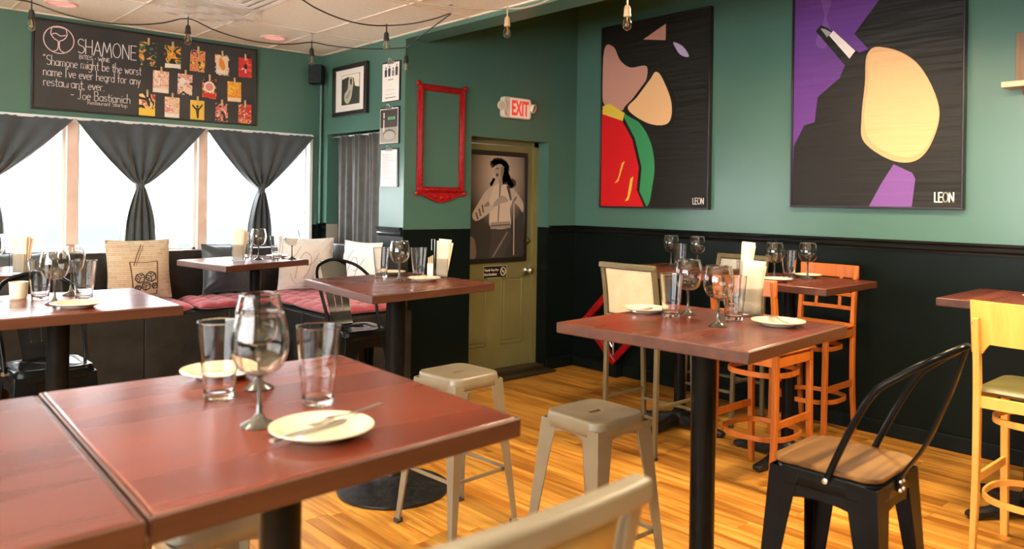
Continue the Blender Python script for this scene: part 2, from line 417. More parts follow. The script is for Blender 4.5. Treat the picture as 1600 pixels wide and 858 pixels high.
# chair rails and baseboards
def rail(name, pts, nrm, m=M_rail):
    # pts: two ends (x,y); nrm: outward direction
    (xa, ya), (xb, yb) = pts; nx, ny = nrm
    prof = [(0, 1.262), (0.012, 1.262), (0.014, 1.276), (0.024, 1.284), (0.016, 1.296), (0.018, 1.312), (0.034, 1.322), (0.036, 1.337), (0, 1.337)]
    ra = [(xa+nx*d, ya+ny*d, z) for d, z in prof]; rb = [(xb+nx*d, yb+ny*d, z) for d, z in prof]
    return struct(MB().loft([ra, rb]).build(name, m, sharp=20))
rail('trim_2', ((X2, YD), (X2, Y0)), (-1, 0))
rail('trim_3', ((DX1+0.02, YD), (X2, YD)), (0, -1))
rail('trim_4', ((X1, 5.145), (X1, OY0-0.005)), (-1, 0))
rail('trim_5', ((X1, OY1), (X1, YW)), (-1, 0))
def basebd(name, x0, x1, y0, y1): struct(MB().box(x0, x1, y0, y1, 0, 0.10).build(name, M_black, bevel=0.006))
basebd('baseboard_right', X2-0.016, X2, Y0, YD-0.001)
basebd('baseboard_door', DX1+0.0, X2-0.017, YD-0.016, YD)
basebd('baseboard_pier', X1, DX0-0.0, YD-0.016, YD)
# pier corner bead
struct(MB().box(X1-0.003, X1+0.012, YD-0.004, YD+0.01, 1.337, 2.82).build('trim_6', M_green))
# conduit in the nook corner
cp = MB().tube([(X1-0.03, YW-0.03, 1.33), (X1-0.03, YW-0.03, 2.62)], 0.013, 10).build('corner_conduit', M_green)
tag(cp, 'thin green painted pipe running up the corner beside the window', 'pipe')

# ---- windows
wf = mat('window_frame_white', (0.82, 0.82, 0.80), 0.35)
b = MB()
b.box(-1.5, WXR, YW-0.012, YW+0.0, WZ1-0.03, WZ1+0.012)            # head casing
b.box(-1.5, WXR, YW-0.05, YW+0.18, WZ0-0.02, WZ0+0.012)             # sill
b.box(WXR-0.03, WXR, YW-0.012, YW+0.16, WZ0, WZ1)
struct(b.build('trim_7', wf, bevel=0.003))
mull = [0.47, 1.465, 2.426]
edges = [-1.5] + mull + [WXR-0.02]
for i, x in enumerate(mull):
    struct(MB().box(x-0.036, x+0.036, YW+0.01, YW+0.14, WZ0, WZ1).build('trim_%d' % (8+i), M_mull, bevel=0.004))
for i in range(4):
    xa = edges[i] + (0.036 if i else 0); xb = edges[i+1] - (0.036 if i < 3 else 0)
    w = MB()
    for q in ((xa, xa+0.022, WZ0, WZ1), (xb-0.022, xb, WZ0, WZ1), (xa, xb, WZ0+0.012, WZ0+0.04), (xa, xb, WZ1-0.03, WZ1)):
        w.box(q[0], q[1], YW+0.06, YW+0.10, q[2], q[3])
    fr = struct(w.build('window_%d' % (i+1), wf))
    MB().box(xa+0.02, xb-0.02, YW+0.078, YW+0.082, WZ0+0.03, WZ1-0.02).build('pane', M_pane, fr)
# unseen window frame added around the fill lamp behind the camera
w = MB()
for y in (-1.4, -0.1, 1.2, 2.5, 3.76): w.box(X0-0.12, X0-0.04, y, y+0.05, 1.0, 2.75)
w.box(X0-0.12, X0-0.04, -1.4, 3.8, 1.0, 1.05); w.box(X0-0.12, X0-0.04, -1.4, 3.8, 2.70, 2.75)
struct(w.build('window_5', wf))

# ---- outside: pale lot and parked cars
struct(MB().box(-40, 40, YW+0.19, 70, -0.8, -0.6).build('parking_lot_ground', noisy(mat('pale_asphalt', (0.5, 0.5, 0.5), 0.9), (0.72, 0.72, 0.72), (0.82, 0.82, 0.82), ns=3)))
def car(label, loc, rz, paint):
    t = thing('car', label, 'car', loc, rz)
    prof = [(-2.2, 0.35), (-2.2, 0.75), (-2.0, 0.92), (-1.35, 0.98), (-0.75, 1.42), (0.75, 1.46), (1.35, 1.02), (2.0, 0.92), (2.2, 0.6), (2.2, 0.35)]
    MB().prism(prof, -0.85, 0.85, 'y').build('body', paint, t, bevel=0.08, seg=3)
    g = [(-1.22, 1.0), (-0.72, 1.36), (0.70, 1.40), (1.2, 1.03)]
    MB().prism(g, -0.86, 0.86, 'y').build('side_glass', mat('car_glass', (0.02, 0.024, 0.03), 0.5, spec=0.1), t)
    for sx in (-1.35, 1.35):
        for sy in (-0.8, 0.8):
            MB().lathe([(0.12, -0.1), (0.30, -0.11), (0.33, -0.08), (0.33, 0.08), (0.30, 0.11), (0.12, 0.1)], 20, Matrix.Translation((sx, sy, 0.33)) @ Matrix.Rotation(PI/2, 4, 'X')).build('wheel', M_rubber, t)
M_carblue = mat('car_paint_slate', (0.034, 0.040, 0.052), 0.6, spec=0.1)
car('parked car faintly seen through the middle window, left of its knotted curtain', (5.3, 22.0, -0.6), 1.25, M_carblue)
car('parked car faintly seen through the right window, left of its knotted curtain', (9.15, 22.5, -0.6), 1.0, mat('car_paint_pale', (0.036, 0.042, 0.052), 0.6, spec=0.1))

# ---- door_1 in the recess
door = struct(MB().box(DX0, 5.045, YD+DREC, YD+DREC+0.045, 0.02, 2.06).build('door_1', M_olive, bevel=0.003))
b = MB()
b.box(5.045, DX1, YD+DREC-0.03, YD+DREC+0.1, 0.0, 2.105)
b.box(DX0, DX1, YD+DREC-0.03, YD+DREC+0.1, 2.062, 2.105)
struct(b.build('trim_12', M_olive))
yf = YD+DREC
def panel(x0, x1, z0, z1):
    p = MB(); w_ = 0.018
    for q in ((x0, x1, z0, z0+w_), (x0, x1, z1-w_, z1), (x0, x0+w_, z0, z1), (x1-w_, x1, z0, z1)):
        p.box(q[0], q[1], yf-0.007, yf+0.002, q[2], q[3])
    p.box(x0+0.035, x1-0.035, yf-0.005, yf+0.002, z0+0.035, z1-0.035)
    return p.build('door_panel', M_olive, door, bevel=0.004)
panel(4.26, 4.51, 0.26, 0.87); panel(4.68, 4.945, 0.26, 0.87)
b = MB(); Mx = Matrix.Translation((4.995, yf, 1.19)) @ Matrix.Rotation(PI/2, 4, 'X')
b.lathe([(0.034, 0), (0.034, 0.008), (0.026, 0.014), (0.014, 0.016), (0.014, 0.03), (0.01, 0.032)], 20, Mx).build('deadbolt', M_brass, door)
b = MB(); Mx = Matrix.Translation((4.985, yf, 0.915)) @ Matrix.Rotation(PI/2, 4, 'X')
b.lathe([(0.036, 0), (0.036, 0.008), (0.022, 0.014), (0.013, 0.02), (0.013, 0.045), (0.024, 0.05), (0.031, 0.062), (0.031, 0.075), (0.020, 0.086), (0.006, 0.088)], 24, Mx)
b.box(4.91, 4.975, yf-0.07, yf-0.055, 0.90, 0.918)
b.build('door_knob', M_steel, door)
struct(MB().box(DX0-0.02, DX1+0.02, YD-0.12, YD+DREC, 0, 0.022).box(DX0, DX1, YD+0.02, YD+DREC, 0.02, 0.05).build('trim_13', M_threshold, bevel=0.004))

# curtain of the doorway in the nook
t = thing('doorway_curtain', 'long charcoal pleated curtain filling the doorway in the green nook wall', 'curtain', (X1+0.045, 0, 0))
def cf(u, v):
    y = OY0+0.01+(OY1-OY0-0.14)*u
    z = 0.05+2.06*v
    k = 0.022*(0.55+0.6*(1-v))
    a = u*PI*2*3.4+1.3*math.sin(u*5+v*1.2); top = max(0, (v-0.9)/0.1)
    return (1.25*k*(math.sin(a)+0.35*math.sin(2.3*a+1)) + (0.010+0.010*top)*math.sin(u*62), y, z)
b = MB().grid(90, 16, cf); o = b.build('cloth', M_curtain, t, sharp=0)
m = o.modifiers.new('s', 'SOLIDIFY'); m.thickness = 0.003
MB().tube([(0, OY0-0.02+0.025, OZ-0.022), (0, OY1-0.005, OZ-0.022)], 0.009, 10).build('rod', M_steel, t)
for k in range(8): MB().tube([(0.0+0.014*math.cos(a), OY0+0.05+k*0.1, OZ-0.026+0.014*math.sin(a)) for a in [2*PI*q/10 for q in range(10)]], 0.0025, 5, closed=True).build('curtain_ring', M_steel, t)

# window curtains: gathered X-shaped, knotted in the middle
def window_curtain(label, xa, xb, xk, zk, seed):
    t = thing('window_curtain', label, 'curtain', ((xa+xb)/2, YW-0.055, 0), 0, 'black knotted window curtains')
    r = random.Random(seed); cx = (xa+xb)/2; ph = r.random()*6
    zt, zb = 2.115, 1.137
    def prof(z):
        if z >= zk:
            q = (z-zk)/(zt-zk); return 0.022 + q**0.80*((xb-xa)/2-0.022)
        q = (zk-z)/(zk-zb); return 0.022 + 0.065*math.sin(min(1, q*1.5)*PI/2) + 0.03*q
    def c(z):
        q = max(0, min(1, (z-zk)/(zt-zk))); return (xk-cx)*(1-q)
    def fn(u, v):
        z = zb + (zt-zb)*v
        s = u*2-1; w_ = prof(z)
        tight = 1-min(1, (w_-0.02)/0.45)
        fold = 0.004+0.026*tight if w_ > 0.03 else 0.018
        scal = 0.007*abs(math.sin(u*PI*17)) if v > 0.985 else 0
        return (c(z)+s*w_, -0.01+fold*math.sin(s*PI*(6 if z >= zk else 4)+ph)+0.012*math.sin(s*9+v*4)*min(1, w_*3), z-scal)
    o = MB().grid(110, 60, fn).build('cloth', M_curtain_w, t, sharp=0)
    m = o.modifiers.new('s', 'SOLIDIFY'); m.thickness = 0.004
    kb = MB().lathe([(0.008, -0.05), (0.022, -0.042), (0.032, -0.02), (0.035, 0.0), (0.030, 0.022), (0.02, 0.042), (0.006, 0.05)], 18, Matrix.Translation((xk-cx, -0.008, zk)) @ Matrix.Rotation(0.35, 4, 'Y'))
    kb.build('knot', M_curtain_w, t, sharp=0)
    MB().tube([(xa-cx+0.01, 0, zt-0.004), (xb-cx-0.01, 0, zt-0.004)], 0.005, 8).build('rod', M_white, t)
M_curtain_w = noisy(mat('black_window_cloth', (0.035, 0.042, 0.046), 0.75, sheen=0.5), (0.035, 0.047, 0.054), (0.050, 0.065, 0.074), ns=10, bump=0.2, bscale=500)
window_curtain('black knotted curtain at the left edge of the photo, over the dark seat cushion', 0.42, 1.46, 0.93, 1.66, 1)
window_curtain('black knotted curtain between the two mullions, above the burlap pillow', 1.468, 2.42, 1.92, 1.64, 2)
window_curtain('black knotted curtain nearest the green nook corner', 2.428, 3.395, 2.90, 1.63, 3)

# ================================================================== BENCH
BZ = 0.70
t = thing('corner_bench', 'high black built-in corner bench with panelled front below the windows', 'bench', (2.0, 6.1, 0))
L = lambda x: x-2.0
Ly = lambda y: y-6.1
M_bench = noisy(mat('bench_black', (0.03, 0.028, 0.024), 0.42, spec=0.3), (0.012, 0.011, 0.010), (0.024, 0.022, 0.019), ns=8)
MB().box(L(-1.2), L(3.49), Ly(5.87), Ly(6.455), 0, BZ).box(L(2.81), L(3.49), Ly(4.99), Ly(5.87), 0, BZ).build('seat_base', M_bench, t)
MB().box(L(-1.2), L(3.40), Ly(6.37), Ly(6.45), BZ, 1.128).build('backrest', M_bench, t, bevel=0.012)
MB().box(L(3.41), L(3.49), Ly(5.04), Ly(6.36), BZ, 1.17).build('backrest', M_bench, t, bevel=0.012)
xx = -1.2
while xx < 2.75:
    x1_ = min(xx+0.60, 2.79)
    MB().box(L(xx)+0.004, L(x1_)-0.004, Ly(5.855), Ly(5.872), 0.10, BZ-0.01).build('front_panel', M_bench, t, bevel=0.003); xx += 0.60
for ya, yb in ((5.0, 5.42), (5.43, 5.84)):
    MB().box(L(2.795), L(2.812), Ly(ya)+0.004, Ly(yb)-0.004, 0.10, BZ-0.01).build('front_panel', M_bench, t, bevel=0.003)
MB().box(L(2.83), L(3.47), Ly(4.975), Ly(4.992), 0.10, BZ-0.01).build('front_panel', M_bench, t, bevel=0.003)

def seat_cushion(label, x0, x1, y0, y1, nu, nv):
    t = thing('seat_cushion', label, 'cushion', ((x0+x1)/2, (y0+y1)/2, BZ+0.001), 0, 'red tufted cushions on the corner bench')
    hx, hy = (x1-x0)/2-0.004, (y1-y0)/2-0.004
    def top(u, v):
        s, w = u*2-1, v*2-1
        e = (1-abs(s)**6)*(1-abs(w)**6)
        q = abs(math.sin(PI*nu*u))*abs(math.sin(PI*nv*v))
        q2 = min(abs(math.sin(PI*nu*u)), abs(math.sin(PI*nv*v)))
        return (hx*s*(1-0.02*(1-e)), hy*w, 0.035+0.045*e**0.5*(0.45+0.40*q**0.5+0.15*q2**0.3))
    b = MB().grid(int(nu*10), int(nv*10), top)
    def bot(u, v):
        s, w = u*2-1, v*2-1
        e = (1-abs(s)**6)*(1-abs(w)**6)
        return (hx*s*(1-0.02*(1-e)), hy*w, 0.035-0.034*e**0.5)
    b.grid(int(nu*10), int(nv*10), bot)
    b.build('cover', M_redcloth, t, sharp=0)
    for i in range(1, nu):
        for j in range(1, nv):
            p = top(i/nu, j/nv)
            MB().lathe([(0.0015, -0.003), (0.011, 0.0), (0.011, 0.003), (0.006, 0.006), (0.001, 0.007)], 10, Matrix.Translation(p)).build('button', M_redcloth, t)
seat_cushion('red tufted bench cushion at the left edge of the photo, behind the glasses', 0.2, 0.86, 5.84, 6.36, 4, 4)
seat_cushion('red tufted bench cushion left of the one holding the burlap pillow', 0.87, 1.52, 5.84, 6.36, 4, 4)
seat_cushion('red tufted bench cushion that the burlap pillow stands on', 1.53, 2.16, 5.84, 6.36, 4, 4)
seat_cushion('red tufted bench cushion in front of the dark pillow', 2.17, 2.80, 5.84, 6.36, 4, 4)
seat_cushion('red tufted bench cushion in the corner of the bench', 2.81, 3.40, 5.64, 6.36, 4, 5)
seat_cushion('red tufted bench cushion at the free end of the bench by the door wall', 2.80, 3.405, 4.985, 5.63, 4, 4)

def pillow(label, loc, rz, w, h, th, m, tilt=0.16, roll=0.0, prints=None, crease=1.0):
    t = thing('throw_pillow', label, 'pillow', loc, rz)
    M = Matrix.Translation((0, 0, h/2+0.004)) @ Matrix.Rotation(roll, 4, 'Y') @ Matrix.Rotation(-tilt, 4, 'X')
    def d(u, v):
        s, q = abs(u*2-1), abs(v*2-1)
        return th/2*((1-s**2.6)*(1-q**2.6))**0.62
    def xy(u, v):
        s, q = u*2-1, v*2-1
        return (w/2*s*(1-0.06*(1-q*q)), h/2*q*(1-0.06*(1-s*s)))
    def wr(u, v):
        s, q = u*2-1, v*2-1
        return crease*0.004*math.sin(18*(abs(s)-abs(q))+5*s)*max(0, (abs(s)*abs(q))**1.2)*2
    b = MB()
    b.grid(30, 30, lambda u, v: (xy(u, v)[0], -d(u, v)+wr(u, v), xy(u, v)[1]), M)
    b.grid(30, 30, lambda u, v: (xy(u, v)[0], d(u, v)-wr(u, v), xy(u, v)[1]), M)
    b.build('cover', m, t, sharp=0)
    rim = [(*xy(u, v),) for u, v in [(k/20, 0) for k in range(20)]+[(1, k/20) for k in range(20)]+[(1-k/20, 1) for k in range(20)]+[(0, 1-k/20) for k in range(20)]]
    MB().tube([(a, 0, c) for a, c in rim], 0.004, 6, closed=True, M=M).build('piping', m, t)
    if prints:
        for nm, mm, strokes in prints:
            pb = MB()
            for pts, wd in strokes:
                P3 = []
                base = [Vector((p[0], p[1], 0)) for p in pts]
                dense = smooth(base, 5) if len(base) > 2 else [base[0].lerp(base[1], k/6) for k in range(7)]
                for p in dense:
                    u, v = p.x, p.y
                    X, Zc = xy(u, v); P3.append((X, -d(u, v)-0.0012, Zc))
                pb.bar(P3, wd, 0.0016, up=(0, -1, 0), M=M)
            pb.build(nm, mm, t)
    return t
M_burlap = mat('burlap_newsprint', (0.62, 0.50, 0.36), 0.85)
def burlap(m):
    N, L_, bs = nodes(m)
    tc = N.new('ShaderNodeTexCoord')
    br = N.new('ShaderNodeTexBrick'); br.inputs['Scale'].default_value = 9; br.inputs['Mortar Size'].default_value = 0.012
    br.inputs['Color1'].default_value = (0.66, 0.54, 0.38, 1); br.inputs['Color2'].default_value = (0.56, 0.43, 0.28, 1); br.inputs['Mortar'].default_value = (0.74, 0.62, 0.46, 1)
    mp = N.new('ShaderNodeMapping'); mp.inputs['Rotation'].default_value = (PI/2, 0, 0); L_.new(tc.outputs['Object'], mp.inputs[0]); L_.new(mp.outputs[0], br.inputs['Vector'])
    wv = N.new('ShaderNodeTexWave'); wv.bands_direction = 'Z'; wv.inputs['Scale'].default_value = 22; wv.inputs['Distortion'].default_value = 1.2; wv.inputs['Detail Scale'].default_value = 6
    L_.new(tc.outputs['Object'], wv.inputs['Vector'])
    mr = N.new('ShaderNodeMapRange'); mr.inputs[3].default_value = 0.78; mr.inputs[4].default_value = 1.08; L_.new(wv.outputs['Fac'], mr.inputs[0])
    hs = N.new('ShaderNodeHueSaturation'); L_.new(br.outputs['Color'], hs.inputs['Color']); L_.new(mr.outputs[0], hs.inputs['Value']); L_.new(hs.outputs[0], bs.inputs['Base Color'])
burlap(M_burlap)
g = [([(0.30, 0.62), (0.36, 0.08)], 0.010), ([(0.76, 0.62), (0.74, 0.06)], 0.010), ([(0.30, 0.62), (0.53, 0.60), (0.76, 0.62)], 0.006),
     ([(0.36, 0.08), (0.55, 0.045), (0.74, 0.06)], 0.012), ([(0.36, 0.55), (0.43, 0.75), (0.52, 0.93)], 0.008), ([(0.40, 0.55), (0.46, 0.72), (0.55, 0.91)], 0.005)]
cubes = []
def cube_print(cx, cy, r_, rot, wd):
    c = [(cx+r_*math.cos(rot+k*PI/3), cy+r_*math.sin(rot+k*PI/3)) for k in range(6)]
    for k in range(6): cubes.append(([c[k], c[(k+1) % 6]], wd))
    for k in (0, 2, 4): cubes.append(([(cx, cy), c[k]], wd*0.8))
    for k in (1, 3): cubes.append(([(cx*0.6+c[k][0]*0.4, cy*0.6+c[k][1]*0.4), (cx*0.3+c[k][0]*0.7, cy*0.3+c[k][1]*0.7)], wd*1.6))
cube_print(0.46, 0.33, 0.085, 0.2, 0.009); cube_print(0.64, 0.35, 0.09, 0.65, 0.009); cube_print(0.56, 0.19, 0.075, 0.4, 0.008); cube_print(0.70, 0.19, 0.05, 0.1, 0.008); cube_print(0.43, 0.16, 0.05, 0.9, 0.008)
pillow('tan newsprint pillow printed with a drawing of a glass of ice', (1.87, 6.235, BZ+0.075), 0.03, 0.46, 0.45, 0.15, M_burlap,
       prints=[('glass_print', M_inkbrown, g), ('ice_print', M_ink, cubes)])
pillow('plain dark satin pillow leaning under the right mullion', (2.56, 6.25, BZ+0.075), -0.05, 0.42, 0.40, 0.16, M_satin)
pillow('dark cloth pillow on the bench at the left edge of the photo', (1.12, 6.24, BZ+0.075), 0.0, 0.5, 0.38, 0.15, M_satin)
wl = [([(0.3, 0.2), (0.35, 0.5), (0.48, 0.72), (0.6, 0.6), (0.55, 0.35), (0.45, 0.2)], 0.004), ([(0.5, 0.45), (0.62, 0.5), (0.75, 0.7)], 0.004),
      ([(0.25, 0.6), (0.35, 0.75), (0.4, 0.85)], 0.003), ([(0.62, 0.2), (0.7, 0.35), (0.8, 0.4)], 0.004), ([(0.2, 0.3), (0.3, 0.1), (0.5, 0.12)], 0.003)]
pillow('white pillow with fine line drawing standing in the bench corner', (3.18, 6.12, BZ+0.075), -0.45, 0.46, 0.44, 0.15, M_whitecloth, tilt=0.12, prints=[('line_print', M_inkgrey, wl)])
pillow('white pillow with fine line drawing below the doorway curtain', (3.29, 5.42, BZ+0.075), -PI/2+0.1, 0.48, 0.44, 0.14, M_whitecloth, tilt=0.12, prints=[('line_print', M_inkgrey, wl)])

# ================================================================== WALL THINGS
def flat(pts, d0, d1, name, m, parent):
    # pts (x right, z up) in the wall frame; front is local -y
    return MB().prism([(p[0], p[1]) for p in pts], -d1, -d0, 'y').build(name, m, parent, sharp=30)
def R(x0, x1, z0, z1): return [(x0, z0), (x1, z0), (x1, z1), (x0, z1)]
def frame_bars(b, x0, x1, z0, z1, w, d0, d1):
    b.box(x0, x1, -d1, -d0, z0, z0+w); b.box(x0, x1, -d1, -d0, z1-w, z1); b.box(x0, x0+w, -d1, -d0, z0+w, z1-w); b.box(x1-w, x1, -d1, -d0, z0+w, z1-w)
    return b
def circ(cx, cz, r, n=28, rz=None): return [(cx+r*math.cos(2*PI*k/n), cz+(rz or r)*math.sin(2*PI*k/n)) for k in range(n)]
def curve2(pts, n=6): return [(p.x, p.y) for p in smooth([(a, b_, 0) for a, b_ in pts], n, closed=True)]
_txt_cache = {}
def text(s, x, z, size, m, parent, name='lettering', d=0.004, align='LEFT', bold=0.0, sx=1.0, rot=0.0):
    cu = bpy.data.curves.new('t', 'FONT'); cu.body = s; cu.size = size; cu.extrude = 0.0004; cu.resolution_u = 3
    cu.align_x = align; cu.offset = bold
    o = bpy.data.objects.new('t', cu); me = bpy.data.meshes.new_from_object(o)
    me.transform(Matrix.Translation((x, -d, z)) @ Matrix.Rotation(PI/2, 4, 'X') @ Matrix.Rotation(rot, 4, 'Z') @ Matrix.Diagonal((sx, 1, 1, 1)))
    me.materials.clear(); me.materials.append(m)
    bpy.data.objects.remove(o); bpy.data.curves.remove(cu)
    o = bpy.data.objects.new(name, me); COL.objects.link(o); o.parent = parent
    return o

# single-stroke handwriting
def A(cx, cy, rx, ry, a0, a1, n=9): return [(cx+rx*math.cos(math.radians(a0+(a1-a0)*k/n)), cy+ry*math.sin(math.radians(a0+(a1-a0)*k/n))) for k in range(n+1)]
G = {
 'S': (0.46, [A(.24, .75, .19, .23, 40, 270)+A(.23, .27, .21, .25, 90, -140)]), 'H': (0.52, [[(.05, 0), (.05, 1)], [(.45, 0), (.45, 1)], [(.05, .5), (.45, .52)]]),
 'A': (0.52, [[(.02, 0), (.25, 1), (.48, 0)], [(.1, .36), (.4, .36)]]), 'M': (0.66, [[(.03, 0), (.12, 1), (.32, .3), (.5, 1), (.62, 0)]]),
 'O': (0.6, [A(.28, .5, .25, .5, 0, 360, 20)]), 'N': (0.54, [[(.05, 0), (.05, 1), (.46, 0), (.46, 1)]]), 'E': (0.44, [[(.40, 1), (.05, 1), (.05, 0), (.40, 0)], [(.05, .52), (.34, .52)]]),
 'B': (0.48, [[(.06, 0), (.06, 1)], [(.06, 1)]+A(.2, .76, .18, .24, 90, -90)+[(.06, .52)]+A(.22, .26, .2, .26, 90, -90)+[(.06, 0)]]), 'L': (0.4, [[(.05, 1), (.05, 0), (.36, 0)]]), 'I': (0.2, [[(.1, 0), (.1, 1)]]),
 'T': (0.5, [[(.02, 1), (.46, 1)], [(.24, 1), (.24, 0)]]), 'W': (0.68, [[(.02, 1), (.16, 0), (.33, .7), (.5, 0), (.64, 1)]]), 'J': (0.42, [[(.08, 1), (.4, 1)], [(.26, 1), (.26, .2)]+A(.14, .18, .12, .18, 0, -160)]),
 'R': (0.5, [[(.06, 0), (.06, 1)], [(.06, 1)]+A(.2, .75, .2, .25, 90, -90)+[(.06, .5)], [(.18, .5), (.44, 0)]]),
 'a': (0.42, [A(.19, .25, .16, .25, 30, 330, 14), [(.36, .5), (.36, .05), (.4, 0)]]), 'b': (0.42, [[(.05, 1), (.05, 0)], A(.21, .25, .16, .25, 170, -170, 14)]),
 'c': (0.36, [A(.2, .25, .17, .25, 45, 315, 12)]), 'd': (0.42, [A(.19, .25, .16, .25, 10, 350, 14), [(.36, 1), (.36, 0)]]),
 'e': (0.38, [[(.04, .27), (.34, .3)]+A(.19, .25, .16, .25, 10, 310, 14)]), 'f': (0.3, [A(.22, .84, .1, .16, 60, 180)+[(.12, 0)], [(.02, .5), (.26, .5)]]),
 'g': (0.42, [A(.19, .25, .16, .25, 30, 330, 14), [(.35, .5), (.35, -.15)]+A(.2, -.17, .15, .14, 0, -150)]), 'h': (0.4, [[(.05, 1), (.05, 0)], [(.05, .3)]+A(.19, .32, .14, .18, 160, 0)+[(.33, 0)]]),
 'i': (0.16, [[(.08, .5), (.08, 0)], [(.08, .7), (.09, .73)]]), 'k': (0.36, [[(.05, 1), (.05, 0)], [(.3, .5), (.06, .22), (.32, 0)]]), 'l': (0.16, [[(.08, 1), (.08, 0)]]),
 'm': (0.6, [[(.05, .5), (.05, 0)], [(.05, .3)]+A(.17, .33, .12, .17, 160, 0)+[(.29, 0)], [(.29, .3)]+A(.41, .33, .12, .17, 160, 0)+[(.53, 0)]]),
 'n': (0.4, [[(.05, .5), (.05, 0)], [(.05, .3)]+A(.19, .32, .14, .18, 160, 0)+[(.33, 0)]]), 'o': (0.4, [A(.19, .25, .16, .25, 0, 360, 16)]),
 'p': (0.42, [[(.05, .5), (.05, -.35)], A(.21, .25, .16, .25, 170, -170, 14)]), 'r': (0.3, [[(.05, .5), (.05, 0)], [(.05, .3)]+A(.18, .32, .12, .18, 160, 50)]),
 's': (0.34, [A(.17, .37, .12, .12, 50, 260)+A(.17, .13, .13, .13, 90, -150)]), 't': (0.3, [[(.14, .8), (.14, .1), (.2, 0), (.26, .03)], [(.02, .52), (.27, .52)]]),
 'u': (0.4, [[(.05, .5), (.05, .18)]+A(.19, .17, .14, .17, 180, 350)+[(.33, .5), (.34, 0)]]), 'v': (0.36, [[(.03, .5), (.17, 0), (.32, .5)]]),
 'w': (0.5, [[(.03, .5), (.13, 0), (.24, .4), (.35, 0), (.46, .5)]]), 'y': (0.38, [[(.03, .5), (.18, .05)], [(.33, .5), (.1, -.33)]]),
 "'": (0.14, [[(.06, 1), (.05, .8)]]), ',': (0.16, [[(.08, .06), (.04, -.12)]]), '.': (0.16, [[(.07, .0), (.08, .04)]]), '-': (0.36, [[(.05, .4), (.28, .4)]]), '+': (0.34, [[(.1, .42), (.24, .42)], [(.17, .35), (.17, .49)]]),
 '\u201c': (0.3, [A(.06, .9, .04, .1, 70, 200, 4), A(.18, .9, .04, .1, 70, 200, 4)]), '\u201d': (0.3, [A(.06, .9, .04, .1, 60, -60, 4), A(.18, .9, .04, .1, 60, -60, 4)]),
}
def hand(s, x, z, size, m, parent, w=0.004, d=0.003, name='chalk_lettering', width=None, seed=1):
    r = random.Random(seed); b = MB(); adv = sum(G[c][0] if c in G else 0.26 for c in s)
    k = 1.0 if width is None else width/(adv*size)
    cx = x
    for c in s:
        if c not in G: cx += 0.26*size*k; continue
        a, st = G[c]; dz = r.uniform(-.02, .02)*size
        for p in st:
            pts = [(cx+q[0]*size*k, -d, z+dz+q[1]*size) for q in p]
            for q0, q1 in zip(pts[:-1], pts[1:]):
                v0, v1 = Vector(q0), Vector(q1); e_ = (v1-v0).normalized()*w*0.3
                b.bar([v0-e_, v1+e_], w, 0.0008, up=(0, -1, 0))
        cx += a*size*k
    return b.build(name, m, parent)

# ---- chalkboard above the windows: x 1.194..2.859, z 2.174..2.823
bx0, bx1, bz0, bz1 = 1.194, 2.859, 2.174, 2.822
cb = thing('chalkboard', 'long black chalkboard with white handwriting hung above the windows', 'board', (bx0, YW, bz0))
BWd, BHt = bx1-bx0, bz1-bz0
MB().box(0, BWd, -0.022, -0.001, 0, BHt).build('board_face', M_chalkboard, cb)
frame_bars(MB(), -0.004, BWd+0.004, -0.004, BHt+0.004, 0.014, 0.001, 0.028).build('board_frame', M_darkframe, cb, bevel=0.003)
dd = 0.0228
hand('SHAMONE', 0.285, 0.430, 0.108, M_chalk, cb, 0.0055, dd, width=0.415, seed=2)
hand('BITES + WINE', 0.298, 0.392, 0.028, M_chalk, cb, 0.003, dd, width=0.21, seed=3)
for i, (s, x_, z_, wd) in enumerate((('\u201cShamone might be the worst', 0.066, 0.320, 0.67), ("name I've ever heard for any", 0.066, 0.243, 0.665), ('restaurant, ever.\u201d', 0.068, 0.170, 0.43))):
    hand(s, x_, z_, 0.072, M_chalk, cb, 0.0042, dd, width=wd, seed=5+i)
hand('- Joe Bastianich', 0.245, 0.092, 0.070, M_chalk, cb, 0.0042, dd, width=0.415, seed=9)
hand('Restaurant Startup', 0.358, 0.060, 0.032, M_chalk, cb, 0.0028, dd, width=0.28, seed=10)
lg = MB(); lcx, lcz, lr = 0.165, 0.510, 0.098
ring = [(lcx+lr*math.cos(2*PI*k/40), -dd, lcz+lr*math.sin(2*PI*k/40)) for k in range(40)]
lg.bar(ring, 0.006, 0.0008, closed=True, up=(0, -1, 0))
def lgp(pts): lg.bar([(p.x, p.y, p.z) for p in smooth([(lcx+a, -dd, lcz+c) for a, c in pts], 6)], 0.006, 0.0008, up=(0, -1, 0))
lgp([(-0.045, 0.085), (-0.052, 0.04), (-0.03, 0.005), (-0.006, -0.01), (-0.004, -0.05), (-0.012, -0.075), (-0.04, -0.09)])
lgp([(0.045, 0.085), (0.052, 0.04), (0.03, 0.005), (0.006, -0.01), (0.004, -0.05), (0.012, -0.075), (0.04, -0.09)])
lgp([(-0.045, 0.035), (-0.02, 0.045), (0.01, 0.03), (0.045, 0.04)])
lgp([(-0.045, 0.085), (0, 0.092), (0.045, 0.085)])
lg.build('wine_glass_logo', M_pinkchalk, cb)

